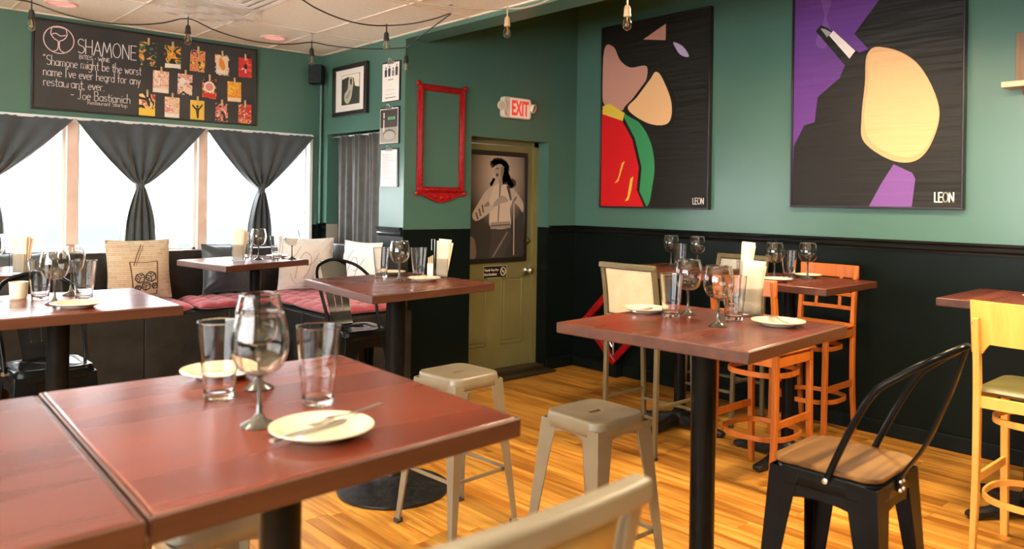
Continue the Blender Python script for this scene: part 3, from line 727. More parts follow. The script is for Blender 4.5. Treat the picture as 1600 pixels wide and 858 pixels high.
# 14 vintage cards clipped to the board
def print_mat(name, cs, sc=14, seed=0):
    m = mat(name, cs[0], 0.5); N, L_, b = nodes(m)
    tc = N.new('ShaderNodeTexCoord'); mp = N.new('ShaderNodeMapping'); mp.inputs['Location'].default_value = (seed*3.7, seed*1.3, seed*2.1)
    L_.new(tc.outputs['Object'], mp.inputs[0])
    vo = N.new('ShaderNodeTexNoise'); vo.inputs['Scale'].default_value = sc; vo.inputs['Detail'].default_value = 1.5; vo.inputs['Distortion'].default_value = 1.5
    L_.new(mp.outputs[0], vo.inputs['Vector'])
    cr = N.new('ShaderNodeValToRGB'); cr.color_ramp.interpolation = 'CONSTANT'
    e = cr.color_ramp.elements; e[0].position = 0; e[0].color = (*cs[0], 1); e[1].position = 0.47; e[1].color = (*cs[1], 1)
    for k, c in enumerate(cs[2:]): q = e.new(0.54+0.07*k); q.color = (*c, 1)
    L_.new(vo.outputs['Fac'], cr.inputs[0]); L_.new(cr.outputs[0], b.inputs['Base Color'])
    return m
YE, OR, RD, DK, CR, GN, PK, BL, WH = (.80, .52, .06), (.75, .24, .03), (.60, .03, .03), (.03, .03, .035), (.80, .62, .42), (.06, .18, .09), (.72, .28, .22), (.05, .08, .20), (.82, .76, .66)
cards = [  # px centre x, top y, bottom y (measured), colours, label
 (231.0, 66, 103, (DK, GN, OR, YE), 'dark green and yellow card at the top left of the clipped cards', 'burst'),
 (270.5, 72, 107, (DK, YE, OR, GN), 'yellow and black card second in the top row of cards', 'wing'),
 (308.5, 79, 112, (OR, PK, DK, YE), 'orange crowded card in the middle of the top row of cards', 'crowd'),
 (347.5, 86, 118, (BL, CR, OR, DK), 'cream card with an orange bird shape, fourth in the top row', 'bird'),
 (383.5, 91, 121, (RD, RD, RD, (.8, .1, .06)), 'bright red card at the top right end of the board', 'dancer'),
 (251.5, 111, 145, (CR, PK, CR, WH), 'cream and rust card at the left of the middle row', 'rust'),
 (289.0, 116, 148, (PK, WH, CR, DK), 'pink card with a round plate shape, second in the middle row', 'plate'),
 (327.5, 123, 154, (DK, OR, RD, CR), 'card with a white ringed disc, third in the middle row', 'disc'),
 (366.5, 128, 159, (OR, YE, OR, YE), 'orange-yellow card at the right of the middle row', 'yolk'),
 (230.0, 147, 181, (DK, YE, CR, RD), 'black card with yellow bottom band, at the lower left of the cards', 'band'),
 (269.0, 152, 184, (CR, OR, WH, PK), 'peach and white card second in the bottom row', 'peach'),
 (308.5, 157, 188, (YE, YE, (.78, .46, .1), YE), 'yellow card with a black standing figure, middle of the bottom row', 'figure'),
 (346.5, 162, 190, (DK, PK, RD, CR), 'dark card with pink swirls, fourth in the bottom row', 'swirl'),
 (383.0, 163, 193, (RD, CR, DK, OR), 'cream and red card with four heads at the lower right end', 'heads')]
def board_xz(px, py):   # invert the projection onto the board plane
    a, b_ = px-800.0, py-314.0
    c, s = math.cos(ROLL), math.sin(ROLL); u = a*c+b_*s; v = -a*s+b_*c
    dx = _f.x+_r.x*u/F_PX; dy = _f.y+_r.y*u/F_PX; k = (YW-0.024)/dy
    return dx*k-bx0, 1.56-v/F_PX*k-bz0
for i, (px, py0, py1, cs, lab, kind) in enumerate(cards):
    cxx, z1_ = board_xz(px, py0); _, z0_ = board_xz(px, py1)
    hgt = z1_-z0_; wd = hgt*0.70; r = random.Random(i)
    t = thing('vintage_card', lab, 'card', (bx0+cxx, YW-0.0246, bz0+z0_), 0, 'vintage cards clipped to the chalkboard')
    t.rotation_euler = (0, r.uniform(-.03, .03), 0)
    p = MB().box(-wd/2, wd/2, -0.0012, 0, 0, hgt)
    p.build('print', print_mat('card_print', cs, 16+4*r.random(), i+1), t)
    q = 0.0016
    if kind == 'disc': flat(circ(0, hgt*.58, wd*.40), 0.0012, q, 'disc_print', mat('p', WH), t); flat(circ(0, hgt*.58, wd*.28), q, q+.0004, 'disc_print', mat('p', PK), t); flat(R(-wd*.45, wd*.45, hgt*.04, hgt*.26), 0.0012, q, 'caption_band', mat('p', RD), t)
    elif kind == 'bird': flat(R(-wd*.42, wd*.42, hgt*.05, hgt*.95), 0.0012, q, 'field_print', mat('p', CR), t); flat(curve2([(-wd*.15, hgt*.85), (wd*.1, hgt*.7), (wd*.22, hgt*.4), (wd*.05, hgt*.25), (-wd*.2, hgt*.5)]), q, q+.0004, 'bird_print', mat('p', OR), t); flat(R(-wd*.4, wd*.2, hgt*.12, hgt*.26), q, q+.0004, 'caption_band', mat('p', WH), t)
    elif kind == 'dancer': flat(curve2([(0, hgt*.7), (wd*.15, hgt*.6), (wd*.08, hgt*.45), (-wd*.12, hgt*.5)]), 0.0012, q, 'figure_print', M_ink, t); flat([(-wd*.3, hgt*.42), (0, hgt*.56), (wd*.05, hgt*.5), (-wd*.25, hgt*.36)], 0.0012, q, 'figure_print', M_whitepaper, t); flat(R(-wd*.04, wd*.08, hgt*.22, hgt*.42), 0.0012, q, 'figure_print', M_whitepaper, t)
    elif kind == 'figure': flat([(-wd*.35, hgt*.8), (-wd*.1, hgt*.62), (wd*.1, hgt*.62), (wd*.35, hgt*.85), (wd*.38, hgt*.75), (wd*.12, hgt*.5), (wd*.1, hgt*.1), (-wd*.02, hgt*.1), (-wd*.1, hgt*.5), (-wd*.38, hgt*.7)], 0.0012, q, 'figure_print', M_ink, t); flat(circ(0, hgt*.7, wd*.09), 0.0012, q, 'figure_print', M_ink, t)
    elif kind == 'heads':
        for a, c in ((-.2, .78), (.2, .72), (-.22, .38), (.15, .3)): flat(circ(a*wd, c*hgt, wd*.15), 0.0012, q, 'head_print', mat('p', RD), t)
    elif kind == 'plate': flat(circ(wd*.22, hgt*.22, wd*.24), 0.0012, q, 'disc_print', mat('p', CR), t); flat(circ(-wd*.18, hgt*.66, wd*.22), 0.0012, q, 'face_print', mat('p', WH), t)
    elif kind == 'band': flat(R(-wd*.5, wd*.5, 0, hgt*.34), 0.0012, q, 'caption_band', mat('p', YE), t)
    elif kind in ('peach', 'rust', 'yolk', 'wing'): flat(R(-wd*.48, wd*.48, hgt*.02, hgt*.2), 0.0012, q, 'caption_band', mat('p', WH if kind != 'yolk' else CR), t)
    elif kind == 'swirl':
        sb = MB()
        for rr in (.2, .3, .4): sb.bar([(wd*.1+rr*wd*math.cos(a), -0.0015, hgt*.5+rr*wd*math.sin(a)) for a in [0.6+k*0.35 for k in range(13)]], 0.005, 0.0006, up=(0, -1, 0))
        sb.build('swirl_print', mat('p', PK), t)
    cpn = MB().box(-0.006, 0.006, -0.012, -0.0015, hgt-0.022, hgt+0.032).box(-0.006, 0.006, -0.0015, 0.0, hgt+0.004, hgt+0.034).tube([(-0.008, -0.007, hgt+0.006), (0.008, -0.007, hgt+0.006)], 0.003, 6)
    cpn.build('clothespin', M_clothespin, t, bevel=0.001)

# ---- two big canvases on the painting wall (plain abstract stand-ins of the same size and colours)
def canvasmat(name, c, rip=0.25):
    m = mat(name, c, 0.5, spec=0.25); N, L_, b = nodes(m)
    tc = N.new('ShaderNodeTexCoord'); mp = N.new('ShaderNodeMapping'); mp.inputs['Scale'].default_value = (0.8, 1, 9)
    L_.new(tc.outputs['Object'], mp.inputs[0]); nz = N.new('ShaderNodeTexNoise'); nz.inputs['Scale'].default_value = 1.6; nz.inputs['Detail'].default_value = 2; L_.new(mp.outputs[0], nz.inputs['Vector'])
    bp = N.new('ShaderNodeBump'); bp.inputs['Strength'].default_value = rip; bp.inputs['Distance'].default_value = 0.03
    L_.new(nz.outputs['Fac'], bp.inputs['Height']); L_.new(bp.outputs[0], b.inputs['Normal'])
    return m
def big_canvas(name, label, y0, z0, w, h, bgc, shapes, group=None):
    t = thing(name, label, 'painting', (X2, y0, z0), -PI/2)
    MB().box(0.012, w-0.012, -0.035, -0.012, 0.012, h-0.012).build('canvas', bgc, t)
    frame_bars(MB(), 0, w, 0, h, 0.014, 0.001, 0.048).build('frame', M_darkframe, t, bevel=0.003)
    for k, (nm, m, pts, sm) in enumerate(shapes):
        p = curve2(pts, 5) if sm else pts
        p = [(min(max(a, 0.0145), w-0.0145), min(max(c, 0.0145), h-0.0145)) for a, c in p]
        flat(p, 0.0345, 0.0352+0.0005*k, nm, m, t)
    return t
C_blk = canvasmat('canvas_black', (0.012, 0.010, 0.007), 0.45)
C_red = canvasmat('canvas_red', (0.60, 0.010, 0.014)); C_grn = canvasmat('canvas_green', (0.04, 0.24, 0.09))
C_pch = canvasmat('canvas_peach', (0.80, 0.46, 0.22)); C_rose = canvasmat('canvas_rose', (0.55, 0.27, 0.20)); C_yel = canvasmat('canvas_yellow', (0.72, 0.50, 0.06))
C_lil = canvasmat('canvas_lilac', (0.48, 0.36, 0.55)); C_pur = canvasmat('canvas_purple', (0.12, 0.035, 0.21), 0.3); C_pur2 = canvasmat('canvas_light_purple', (0.18, 0.07, 0.27))
C_crm = canvasmat('canvas_cream', (0.72, 0.42, 0.20), 0.5); C_wht = canvasmat('canvas_white', (0.8, 0.72, 0.68)); C_brn = canvasmat('canvas_brown', (0.62, 0.34, 0.16))
w, h = 1.172, 1.655
p1 = big_canvas('abstract_painting', 'tall framed canvas with a red field and green crescent on black', 4.793, 1.512, w, h, C_blk, [
    ('green_shape', C_grn, [(0.26, 0.86), (0.46, 0.74), (0.58, 0.56), (0.62, 0.36), (0.60, 0.20), (0.55, 0.02), (0.40, 0.02), (0.36, 0.4)], True),
    ('black_line', C_blk, [(0.02, 0.93), (0.24, 0.86), (0.40, 0.62), (0.48, 0.36), (0.46, 0.15), (0.54, 0.0), (0.02, 0.0)], False),
    ('red_shape', C_red, [(0.015, 0.90), (0.22, 0.83), (0.37, 0.61), (0.45, 0.36), (0.43, 0.16), (0.51, 0.0145), (0.015, 0.0145)], False),
    ('rose_shape', C_rose, [(0.03, 1.45), (0.14, 1.46), (0.22, 1.33), (0.34, 1.25), (0.52, 1.24), (0.50, 1.08), (0.38, 0.92), (0.22, 0.88), (0.02, 0.98)], True),
    ('yellow_shape', C_yel, [(0.02, 0.93), (0.10, 0.95), (0.28, 0.85), (0.26, 0.78), (0.02, 0.86)], False),
    ('black_line', C_blk, [(0.27, 0.86), (0.38, 0.98), (0.54, 1.14), (0.60, 1.22), (0.70, 1.16), (0.82, 0.92), (0.78, 0.70), (0.56, 0.72)], True),
    ('peach_shape', C_pch, [(0.32, 0.88), (0.42, 0.98), (0.56, 1.12), (0.62, 1.18), (0.69, 1.12), (0.79, 0.90), (0.76, 0.73), (0.55, 0.74)], True),
    ('rose_shape', C_rose, [(0.48, 1.48), (0.72, 1.58), (0.72, 1.44)], False),
    ('lilac_shape', C_lil, curve2([(0.80, 1.41), (0.90, 1.36), (0.96, 1.27), (0.87, 1.30)]), False),
    ('yellow_stroke', C_yel, [(0.18, 0.22), (0.22, 0.27), (0.26, 0.40), (0.29, 0.42), (0.25, 0.32), (0.22, 0.24)], False),
    ('yellow_stroke', C_yel, [(0.30, 0.06), (0.33, 0.10), (0.36, 0.26), (0.39, 0.28), (0.37, 0.16), (0.34, 0.07)], False)])
p2 = big_canvas('abstract_painting', 'tall framed purple canvas with a cream oval between dark masses', 2.915, 1.545, w, h, C_pur, [
    ('pale_stripe', C_pur2, [(0.19, 1.60), (0.27, 1.60), (0.29, 1.48), (0.26, 1.36), (0.30, 1.24), (0.24, 1.15), (0.18, 1.2), (0.24, 1.35), (0.22, 1.48)], True),
    ('dark_shape', C_blk, [(0.02, 0.45), (0.10, 0.60), (0.18, 0.62), (0.20, 0.80), (0.36, 0.92), (0.42, 1.06), (0.56, 1.10), (0.46, 1.22), (0.80, 1.655), (1.16, 1.655), (1.16, 0.0145), (0.015, 0.0145)], False),
    ('purple_shape', C_pur2, [(0.58, 0.0145), (0.86, 0.0145), (0.88, 0.20), (0.86, 0.24), (0.74, 0.30), (0.66, 0.17)], False),
    ('brown_shape', C_brn, curve2([(0.56, 1.08), (0.72, 1.08), (0.90, 0.94), (1.02, 0.66), (0.98, 0.44), (0.88, 0.32), (0.72, 0.33), (0.54, 0.46), (0.52, 0.62), (0.54, 0.86)]), False),
    ('cream_shape', C_crm, curve2([(0.57, 1.09), (0.72, 1.075), (0.90, 0.935), (1.015, 0.66), (0.97, 0.45), (0.87, 0.35), (0.72, 0.37), (0.58, 0.47), (0.54, 0.62), (0.56, 0.86)]), False),
    ('dark_shape', C_blk, [(0.18, 1.28), (0.215, 1.32), (0.27, 1.29), (0.50, 1.08), (0.42, 0.98)], False),
    ('white_shape', C_wht, [(0.28, 1.235), (0.31, 1.265), (0.47, 1.10), (0.43, 1.05)], False),
    ('grey_shape', mat('print_grey', (0.35, 0.33, 0.34), 0.6), [(0.215, 1.295), (0.25, 1.285), (0.295, 1.255), (0.265, 1.225)], False),
    ('pale_stroke', C_wht, [(0.95, 1.475), (0.97, 1.475), (1.10, 1.415), (1.095, 1.41)], False)])
hand('LEON', 1.02, 0.045, 0.05, M_chalk, p1, 0.006, 0.0415, name='signature', width=0.11, seed=4)
hand('LEON', 1.00, 0.05, 0.06, M_chalk, p2, 0.008, 0.0415, name='signature', width=0.12, seed=4)

# ---- red ornate frame on the door wall
rf = thing('ornate_frame', 'empty red carved frame with curved bottom crest on the green wall beside the door', 'frame', (3.615, YD, 1.615))
b = MB(); W_, H_ = 0.475, 0.875
def fprof(x0, x1, z0, z1):
    for ins, wdt, dep in ((0, 0.050, 0.022), (0.008, 0.034, 0.032), (0.016, 0.016, 0.038)):
        frame_bars(b, x0+ins, x1-ins, z0+ins, z1-ins, wdt, 0.001, dep)
fprof(0, W_, 0, H_)
b.build('frame_moulding', M_red, rf, bevel=0.004)
cr_pts = [(-0.012, 0.0)] + [(p.x, p.y) for p in smooth([(-0.012, 0.002, 0), (0.01, -0.022, 0), (0.06, -0.022, 0), (0.14, -0.055, 0), (0.2375, -0.078, 0), (0.335, -0.055, 0), (0.415, -0.022, 0), (0.465, -0.022, 0), (0.487, 0.002, 0)], 5)]
flat(cr_pts, 0.001, 0.026, 'crest', M_red, rf)
b = MB()
for k in range(22):
    a = 0.02+0.02*k
    for zz in (0.0, H_): b.lathe([(0.001, 0.0), (0.010, 0.0), (0.007, 0.006), (0.001, 0.008)], 7, Matrix.Translation((a, -0.036, 0.025 if zz == 0 else H_-0.025)) @ Matrix.Rotation(PI/2, 4, 'X'))
for k in range(42):
    for xx_ in (0.025, W_-0.025): b.lathe([(0.001, 0.0), (0.010, 0.0), (0.007, 0.006), (0.001, 0.008)], 7, Matrix.Translation((xx_, -0.036, 0.02+0.02*k)) @ Matrix.Rotation(PI/2, 4, 'X'))
for a, c, r_ in ((0.2375, -0.04, 0.022), (0.17, -0.03, 0.014), (0.305, -0.03, 0.014), (0.11, -0.02, 0.01), (0.365, -0.02, 0.01)):
    b.lathe([(0.002, 0.012), (r_*.6, 0.010), (r_, 0.002), (r_, 0.0)], 12, Matrix.Translation((a, -0.025, c)) @ Matrix.Rotation(PI/2, 4, 'X'), cap=False)
for xx_, zz in ((0, H_), (W_, H_), (0, 0), (W_, 0)): b.lathe([(0.002, 0.014), (0.018, 0.008), (0.024, 0.0)], 10, Matrix.Translation((xx_, -0.02, zz)) @ Matrix.Rotation(PI/2, 4, 'X'), cap=False)
o = b.build('carving', M_red, rf); o['kind'] = 'stuff'

# ---- exit sign with two emergency heads
ex = thing('exit_sign', 'white emergency exit sign with red letters and two round lamp heads', 'exit sign', (4.655, YD, 2.38))
MB().prism(rrect(0.33, 0.185, 0.028), -0.055, -0.001, 'y').build('housing', noisy(mat('sign_housing', (0.72, 0.62, 0.52), 0.45), (0.68, 0.58, 0.48), (0.76, 0.66, 0.56), ns=9), ex, bevel=0.006)
MB().prism(rrect(0.235, 0.165, 0.01), -0.0565, -0.054, 'y', Matrix.Translation((0.025, 0, 0))).build('face_panel', mat('sign_face', (0.85, 0.66, 0.60), 0.4, emit=(1, 0.75, 0.65), es=0.18), ex)
text('EXIT', 0.026, -0.062, 0.178, mat('sign_red', (0.75, 0.05, 0.03), 0.4, emit=(1, 0.06, 0.03), es=0.35), ex, d=0.0575, align='CENTER', bold=0.006, sx=0.56)
for sx_, nm in ((-0.185, -1), (0.185, 1)):
    M = Matrix.Translation((sx_, -0.05, 0.012)) @ Matrix.Rotation(nm*0.45, 4, 'Z') @ Matrix.Rotation(PI/2+0.3, 4, 'X')
    MB().lathe([(0.012, -0.035), (0.030, -0.03), (0.042, 0.0), (0.042, 0.016), (0.038, 0.02), (0.034, 0.016)], 22, M, cap=False).build('lamp_head', M_ceramic, ex)
    MB().lathe([(0.0005, 0.010), (0.034, 0.010), (0.034, 0.014), (0.0005, 0.019)], 22, M).build('lens', mat('lamp_lens', (0.5, 0.46, 0.38), 0.15, 0.3), ex)
MB().prism(circ(-0.135, -0.06, 0.006, 10), -0.058, -0.054, 'y').prism(circ(-0.12, -0.075, 0.005, 10), -0.058, -0.054, 'y').prism(circ(-0.142, -0.045, 0.004, 10), -0.058, -0.054, 'y').build('indicator_lights', mat('indicator_red', (0.4, 0.02, 0.02), 0.3), ex)

# ---- framed concert poster and small notice on the door
px0, px1, pz0, pz1 = 4.195, 4.975, 1.005, 2.005
ps = thing('framed_poster', 'black framed sepia concert poster of a singer hanging on the olive door', 'poster', (px0, YD+DREC-0.001, pz0))
PW, PH = px1-px0, pz1-pz0
SEP = lambda n, v: mat('sepia_'+n, (v, v*0.80, v*0.66), 0.5)
pbk = mat('poster_background', (0.1, 0.08, 0.07), 0.5)
N_, L_, bs_ = nodes(pbk)
tc_ = N_.new('ShaderNodeTexCoord'); mp_ = N_.new('ShaderNodeMapping'); mp_.inputs['Location'].default_value = (-1.15, 0, -1.6); mp_.inputs['Scale'].default_value = (2.6, 1, 2.0)
L_.new(tc_.outputs['Object'], mp_.inputs[0]); gr_ = N_.new('ShaderNodeTexGradient'); gr_.gradient_type = 'SPHERICAL'; L_.new(mp_.outputs[0], gr_.inputs[0])
cr_ = N_.new('ShaderNodeValToRGB'); cr_.color_ramp.elements[0].color = (0.035, 0.028, 0.024, 1); cr_.color_ramp.elements[1].color = (0.50, 0.38, 0.30, 1); cr_.color_ramp.elements[1].position = 0.9
L_.new(gr_.outputs['Fac'], cr_.inputs[0]); L_.new(cr_.outputs[0], bs_.inputs['Base Color'])
MB().box(0.03, PW-0.03, -0.012, 0, 0.03, PH-0.03).build('poster_print', pbk, ps)
frame_bars(MB(), 0, PW, 0, PH, 0.042, 0.0, 0.022).build('frame', M_darkframe, ps, bevel=0.004)
def sh(n, v, pts, k, sm=True): flat(curve2(pts, 5) if sm else pts, 0.012, 0.0124+0.0003*k, n, SEP(n, v), ps)
# figure drawn about px crop 316x858 -> local coordinates
sh('trousers_print', 0.05, [(0.32, 0.04), (0.36, 0.30), (0.56, 0.32), (0.60, 0.22), (0.50, 0.04)], 1, False)
sh('shirt_print', 0.55, [(0.34, 0.32), (0.33, 0.50), (0.30, 0.60), (0.36, 0.68), (0.46, 0.71), (0.58, 0.68), (0.62, 0.60), (0.57, 0.48), (0.57, 0.32)], 2)
sh('sleeve_print', 0.45, [(0.36, 0.68), (0.28, 0.64), (0.20, 0.54), (0.13, 0.44), (0.14, 0.39), (0.20, 0.38), (0.36, 0.47), (0.38, 0.52), (0.26, 0.50), (0.33, 0.58)], 3)
sh('sleeve_print', 0.42, [(0.56, 0.69), (0.64, 0.64), (0.73, 0.54), (0.73, 0.45), (0.68, 0.50), (0.58, 0.58)], 3)
hr = random.Random(11)
hb = MB()
for (a_, c_, r_) in [(0.43+0.11*math.cos(q)*0.9, 0.835+0.075*math.sin(q), 0.034) for q in [0.2+0.28*k for k in range(9)]] + [(0.50+0.012*k*hr.random(), 0.82-0.013*k, 0.034+0.012*hr.random()) for k in range(10)] + [(0.545+0.03*hr.random(), 0.76-0.008*k, 0.022) for k in range(6)] + [(0.37-0.006*k, 0.745-0.009*k, 0.017) for k in range(6)]:
    pts_ = [(a_+r_*(0.75+0.4*hr.random())*math.cos(2*PI*k/11), c_+r_*(0.75+0.4*hr.random())*math.sin(2*PI*k/11)) for k in range(11)]
    hb.prism(pts_, -0.0136, -0.012, 'y')
o = hb.build('hair_print', SEP('hair', 0.04), ps); o['kind'] = 'stuff'
sh('face_print', 0.36, [(0.40, 0.872), (0.45, 0.885), (0.485, 0.85), (0.48, 0.79), (0.455, 0.755), (0.405, 0.745), (0.392, 0.77), (0.385, 0.80), (0.372, 0.825), (0.388, 0.845)], 5)
sh('cheek_shadow', 0.20, [(0.455, 0.87), (0.482, 0.85), (0.478, 0.79), (0.455, 0.76), (0.45, 0.80)], 6)
sh('mouth_print', 0.05, [(0.395, 0.795), (0.42, 0.80), (0.42, 0.775), (0.398, 0.775)], 6)
sh('brow_print', 0.07, [(0.385, 0.845), (0.43, 0.852), (0.43, 0.842), (0.388, 0.835)], 6, False)
sh('neck_print', 0.30, [(0.42, 0.76), (0.49, 0.77), (0.50, 0.70), (0.44, 0.69)], 4, False)
sh('hand_print', 0.33, [(0.38, 0.54), (0.46, 0.60), (0.53, 0.58), (0.54, 0.55), (0.46, 0.53), (0.38, 0.50)], 6)
sh('lapel_line', 0.10, [(0.44, 0.70), (0.455, 0.70), (0.43, 0.34), (0.42, 0.34)], 4, False)
sh('jacket_line', 0.06, [(0.52, 0.69), (0.56, 0.68), (0.59, 0.56), (0.57, 0.56)], 4, False)
for k in range(3): sh('sleeve_band', 0.08, [(0.16+0.035*k, 0.445+0.035*k), (0.175+0.035*k, 0.45+0.035*k), (0.20+0.03*k, 0.39+0.03*k), (0.185+0.03*k, 0.385+0.03*k)], 5, False)
sh('belt_print', 0.28, [(0.34, 0.30), (0.34, 0.36), (0.57, 0.37), (0.58, 0.31)], 5, False)
sh('belt_line', 0.06, [(0.34, 0.325), (0.34, 0.335), (0.575, 0.345), (0.575, 0.335)], 6, False)
sh('trouser_shine', 0.20, [(0.36, 0.05), (0.38, 0.05), (0.55, 0.27), (0.53, 0.27)], 3, False)
sh('mic_stand_print', 0.50, [(0.618, 0.06), (0.626, 0.06), (0.622, 0.56), (0.612, 0.56)], 7, False)
sh('mic_stand_print', 0.10, [(0.600, 0.55), (0.645, 0.60), (0.65, 0.585), (0.61, 0.535)], 7, False)
sh('crowd_print', 0.16, [(0.05, 0.05), (0.05, 0.18), (0.10, 0.24), (0.16, 0.20), (0.17, 0.05)], 1)
ns = thing('no_smoking_sign', 'small black thank-you no smoking sign on the door below the poster', 'sign', (4.465, YD+DREC-0.0005, 0.868))
MB().prism([(a+0.14, c+0.052) for a, c in rrect(0.28, 0.115, 0.006)], -0.003, 0, 'y').build('sign_plate', M_darkframe, ns)
frame_bars(MB(), 0.002, 0.278, -0.003, 0.107, 0.003, 0.003, 0.0034).build('sign_border', M_paper, ns)
text('Thank You For', 0.012, 0.060, 0.030, M_paper, ns, d=0.0036, bold=0.0006, sx=0.92)
text('Not Smoking', 0.012, 0.022, 0.030, M_paper, ns, d=0.0036, bold=0.0006, sx=0.92)
b = MB(); b.bar([(0.235+0.030*math.cos(2*PI*k/24), -0.0036, 0.053+0.036*math.sin(2*PI*k/24)) for k in range(24)], 0.007, 0.0008, closed=True, up=(0, -1, 0))
b.bar([(0.216, -0.0036, 0.078), (0.254, -0.0036, 0.028)], 0.007, 0.0008, up=(0, -1, 0)); b.bar([(0.220, -0.0032, 0.050), (0.250, -0.0032, 0.056)], 0.006, 0.0006, up=(0, -1, 0))
b.build('cigarette_symbol', M_paper, ns)

# ---- framed picture on the nook wall
fp = thing('framed_picture', 'black framed print with wide white mat above the doorway curtain', 'picture', (X1, 6.222, 2.277), -PI/2)
W_, H_ = 0.558, 0.44
frame_bars(MB(), 0, W_, 0, H_, 0.038, 0.001, 0.036).build('frame', M_darkframe, fp, bevel=0.003)
MB().box(0.03, W_-0.03, -0.020, -0.002, 0.03, H_-0.03).build('picture_mat', M_whitepaper, fp)
MB().box(0.137, W_-0.120, -0.0206, -0.019, 0.095, 0.355).build('print', mat('print_dark', (0.035, 0.035, 0.022), 0.6), fp)
flat([(0.142, 0.32), (0.142, 0.352), (0.43, 0.352), (0.43, 0.235), (0.36, 0.25), (0.34, 0.32), (0.24, 0.335)], 0.0206, 0.021, 'pale_field_print', M_paper, fp)
flat(curve2([(0.26, 0.32), (0.32, 0.33), (0.335, 0.28), (0.32, 0.22), (0.30, 0.15), (0.25, 0.105), (0.19, 0.13), (0.19, 0.19), (0.24, 0.23)]), 0.021, 0.0215, 'pale_form_print', mat('print_pale', (0.45, 0.42, 0.30), 0.6), fp)
flat(curve2([(0.28, 0.31), (0.31, 0.31), (0.305, 0.265), (0.285, 0.27)]), 0.0215, 0.022, 'dark_form_print', M_ink, fp)
flat([(0.21, 0.16), (0.28, 0.22), (0.30, 0.21), (0.24, 0.14)], 0.0215, 0.022, 'shade_print', mat('print_mid', (0.28, 0.25, 0.17), 0.6), fp)

# ---- three clipboards on the pier
def clipboard(label, yc, z0, h, w, pm):
    t = thing('clipboard', label, 'clipboard', (X1, yc, z0), -PI/2, 'clipboards on the narrow pier beside the doorway')
    MB().prism([(a, c+h/2) for a, c in rrect(w, h, 0.012)], -0.008, -0.001, 'y').build('board', M_darkframe, t)
    MB().box(-w/2+0.006, w/2-0.018, -0.0095, -0.008, 0.006, h-0.012).build('paper', pm, t)
    MB().box(-0.045, 0.045, -0.016, -0.008, h-0.022, h-0.002).tube([(-0.02, -0.014, h-0.004), (-0.012, -0.03, h+0.018), (0.012, -0.03, h+0.018), (0.02, -0.014, h-0.004)], 0.003, 6).build('clip', M_steel, t, bevel=0.001)
    return t
c1 = clipboard('clipboard with a white event flyer showing four dark figures, topmost of three', 5.325, 2.345, 0.325, 0.265, M_whitepaper)
for k, (a, hh) in enumerate(((-0.075, 0.075), (-0.025, 0.085), (0.03, 0.06), (0.08, 0.09))):
    flat([(a-0.016, 0.205), (a-0.018, 0.205+hh*0.7), (a-0.006, 0.205+hh*0.8), (a+0.008, 0.205+hh*0.8), (a+0.018, 0.205+hh*0.7), (a+0.015, 0.205)], 0.0095, 0.0100, 'figure_print', M_ink if k != 2 else M_inkgrey, c1)
    flat(circ(a, 0.205+hh*0.8+0.012, 0.009, 12), 0.0095, 0.0100, 'figure_print', M_inkgrey if k % 2 else M_ink, c1)
for k, (z, wd) in enumerate(((0.175, 0.08), (0.13, 0.01), (0.095, 0.12), (0.06, 0.14), (0.03, 0.15))):
    flat(R(-wd*0.55, wd*0.45, z, z+(0.007 if k in (0, 4) else 0.002)), 0.0095, 0.0100, 'text_line', M_inkgrey, c1)
c2 = clipboard('clipboard with a dark card over a grey bowl picture, middle of three', 5.34, 2.005, 0.30, 0.285, mat('card_white', (0.8, 0.78, 0.72), 0.5))
flat(R(-0.13, 0.118, 0.135, 0.28), 0.0095, 0.0100, 'dark_field_print', mat('print_darkbrown', (0.045, 0.03, 0.025), 0.5), c2)
flat(R(-0.13, 0.118, 0.012, 0.136), 0.0095, 0.0099, 'grey_field_print', mat('print_beige', (0.34, 0.31, 0.25), 0.5), c2)
flat(circ(0.0, 0.075, 0.09, 24, 0.045), 0.0100, 0.0104, 'bowl_print', mat('print_bowl', (0.12, 0.11, 0.09), 0.5), c2)
flat(circ(0.0, 0.068, 0.082, 24, 0.036), 0.0104, 0.0108, 'bowl_print', mat('print_bowl_in', (0.42, 0.38, 0.31), 0.5), c2)
text('ROOM', -0.02, 0.195, 0.034, mat('print_green', (0.12, 0.5, 0.22), 0.5), c2, d=0.0104, bold=0.001)
flat(R(-0.085, -0.072, 0.10, 0.20), 0.0100, 0.0105, 'stripe_print', M_paper, c2); flat(R(-0.085, -0.070, 0.212, 0.255), 0.0100, 0.0105, 'stripe_print', M_paper, c2)
c3 = clipboard('clipboard with a plain white printed sheet, lowest of three', 5.335, 1.655, 0.315, 0.255, mat('sheet_white', (0.84, 0.82, 0.80), 0.5))
b = MB(); r = random.Random(5)
for k in range(26): b.box(-0.10, -0.03+r.random()*0.11, -0.0099, -0.0095, 0.03+k*0.0095, 0.033+k*0.0095)
o = b.build('text_lines', mat('faint_ink', (0.55, 0.47, 0.45), 0.6), c3); o['kind'] = 'stuff'

# ---- corner speaker
sp = thing('corner_speaker', 'small black speaker bracketed high in the nook corner', 'speaker', (3.40, 6.385, 2.66), -PI/4)
MB().box(-0.06, 0.06, -0.065, 0.035, -0.08, 0.09).build('cabinet', M_black, sp, bevel=0.008)
MB().lathe([(0.042, 0), (0.038, 0.004), (0.012, -0.006), (0.002, -0.002)], 20, Matrix.Translation((0, -0.065, -0.02)) @ Matrix.Rotation(PI/2, 4, 'X')).build('cone', M_cast, sp)
MB().tube([(0, 0.035, 0), (0, 0.06, 0), (0, 0.075, 0.0)], 0.008, 8).build('bracket', M_steel, sp)

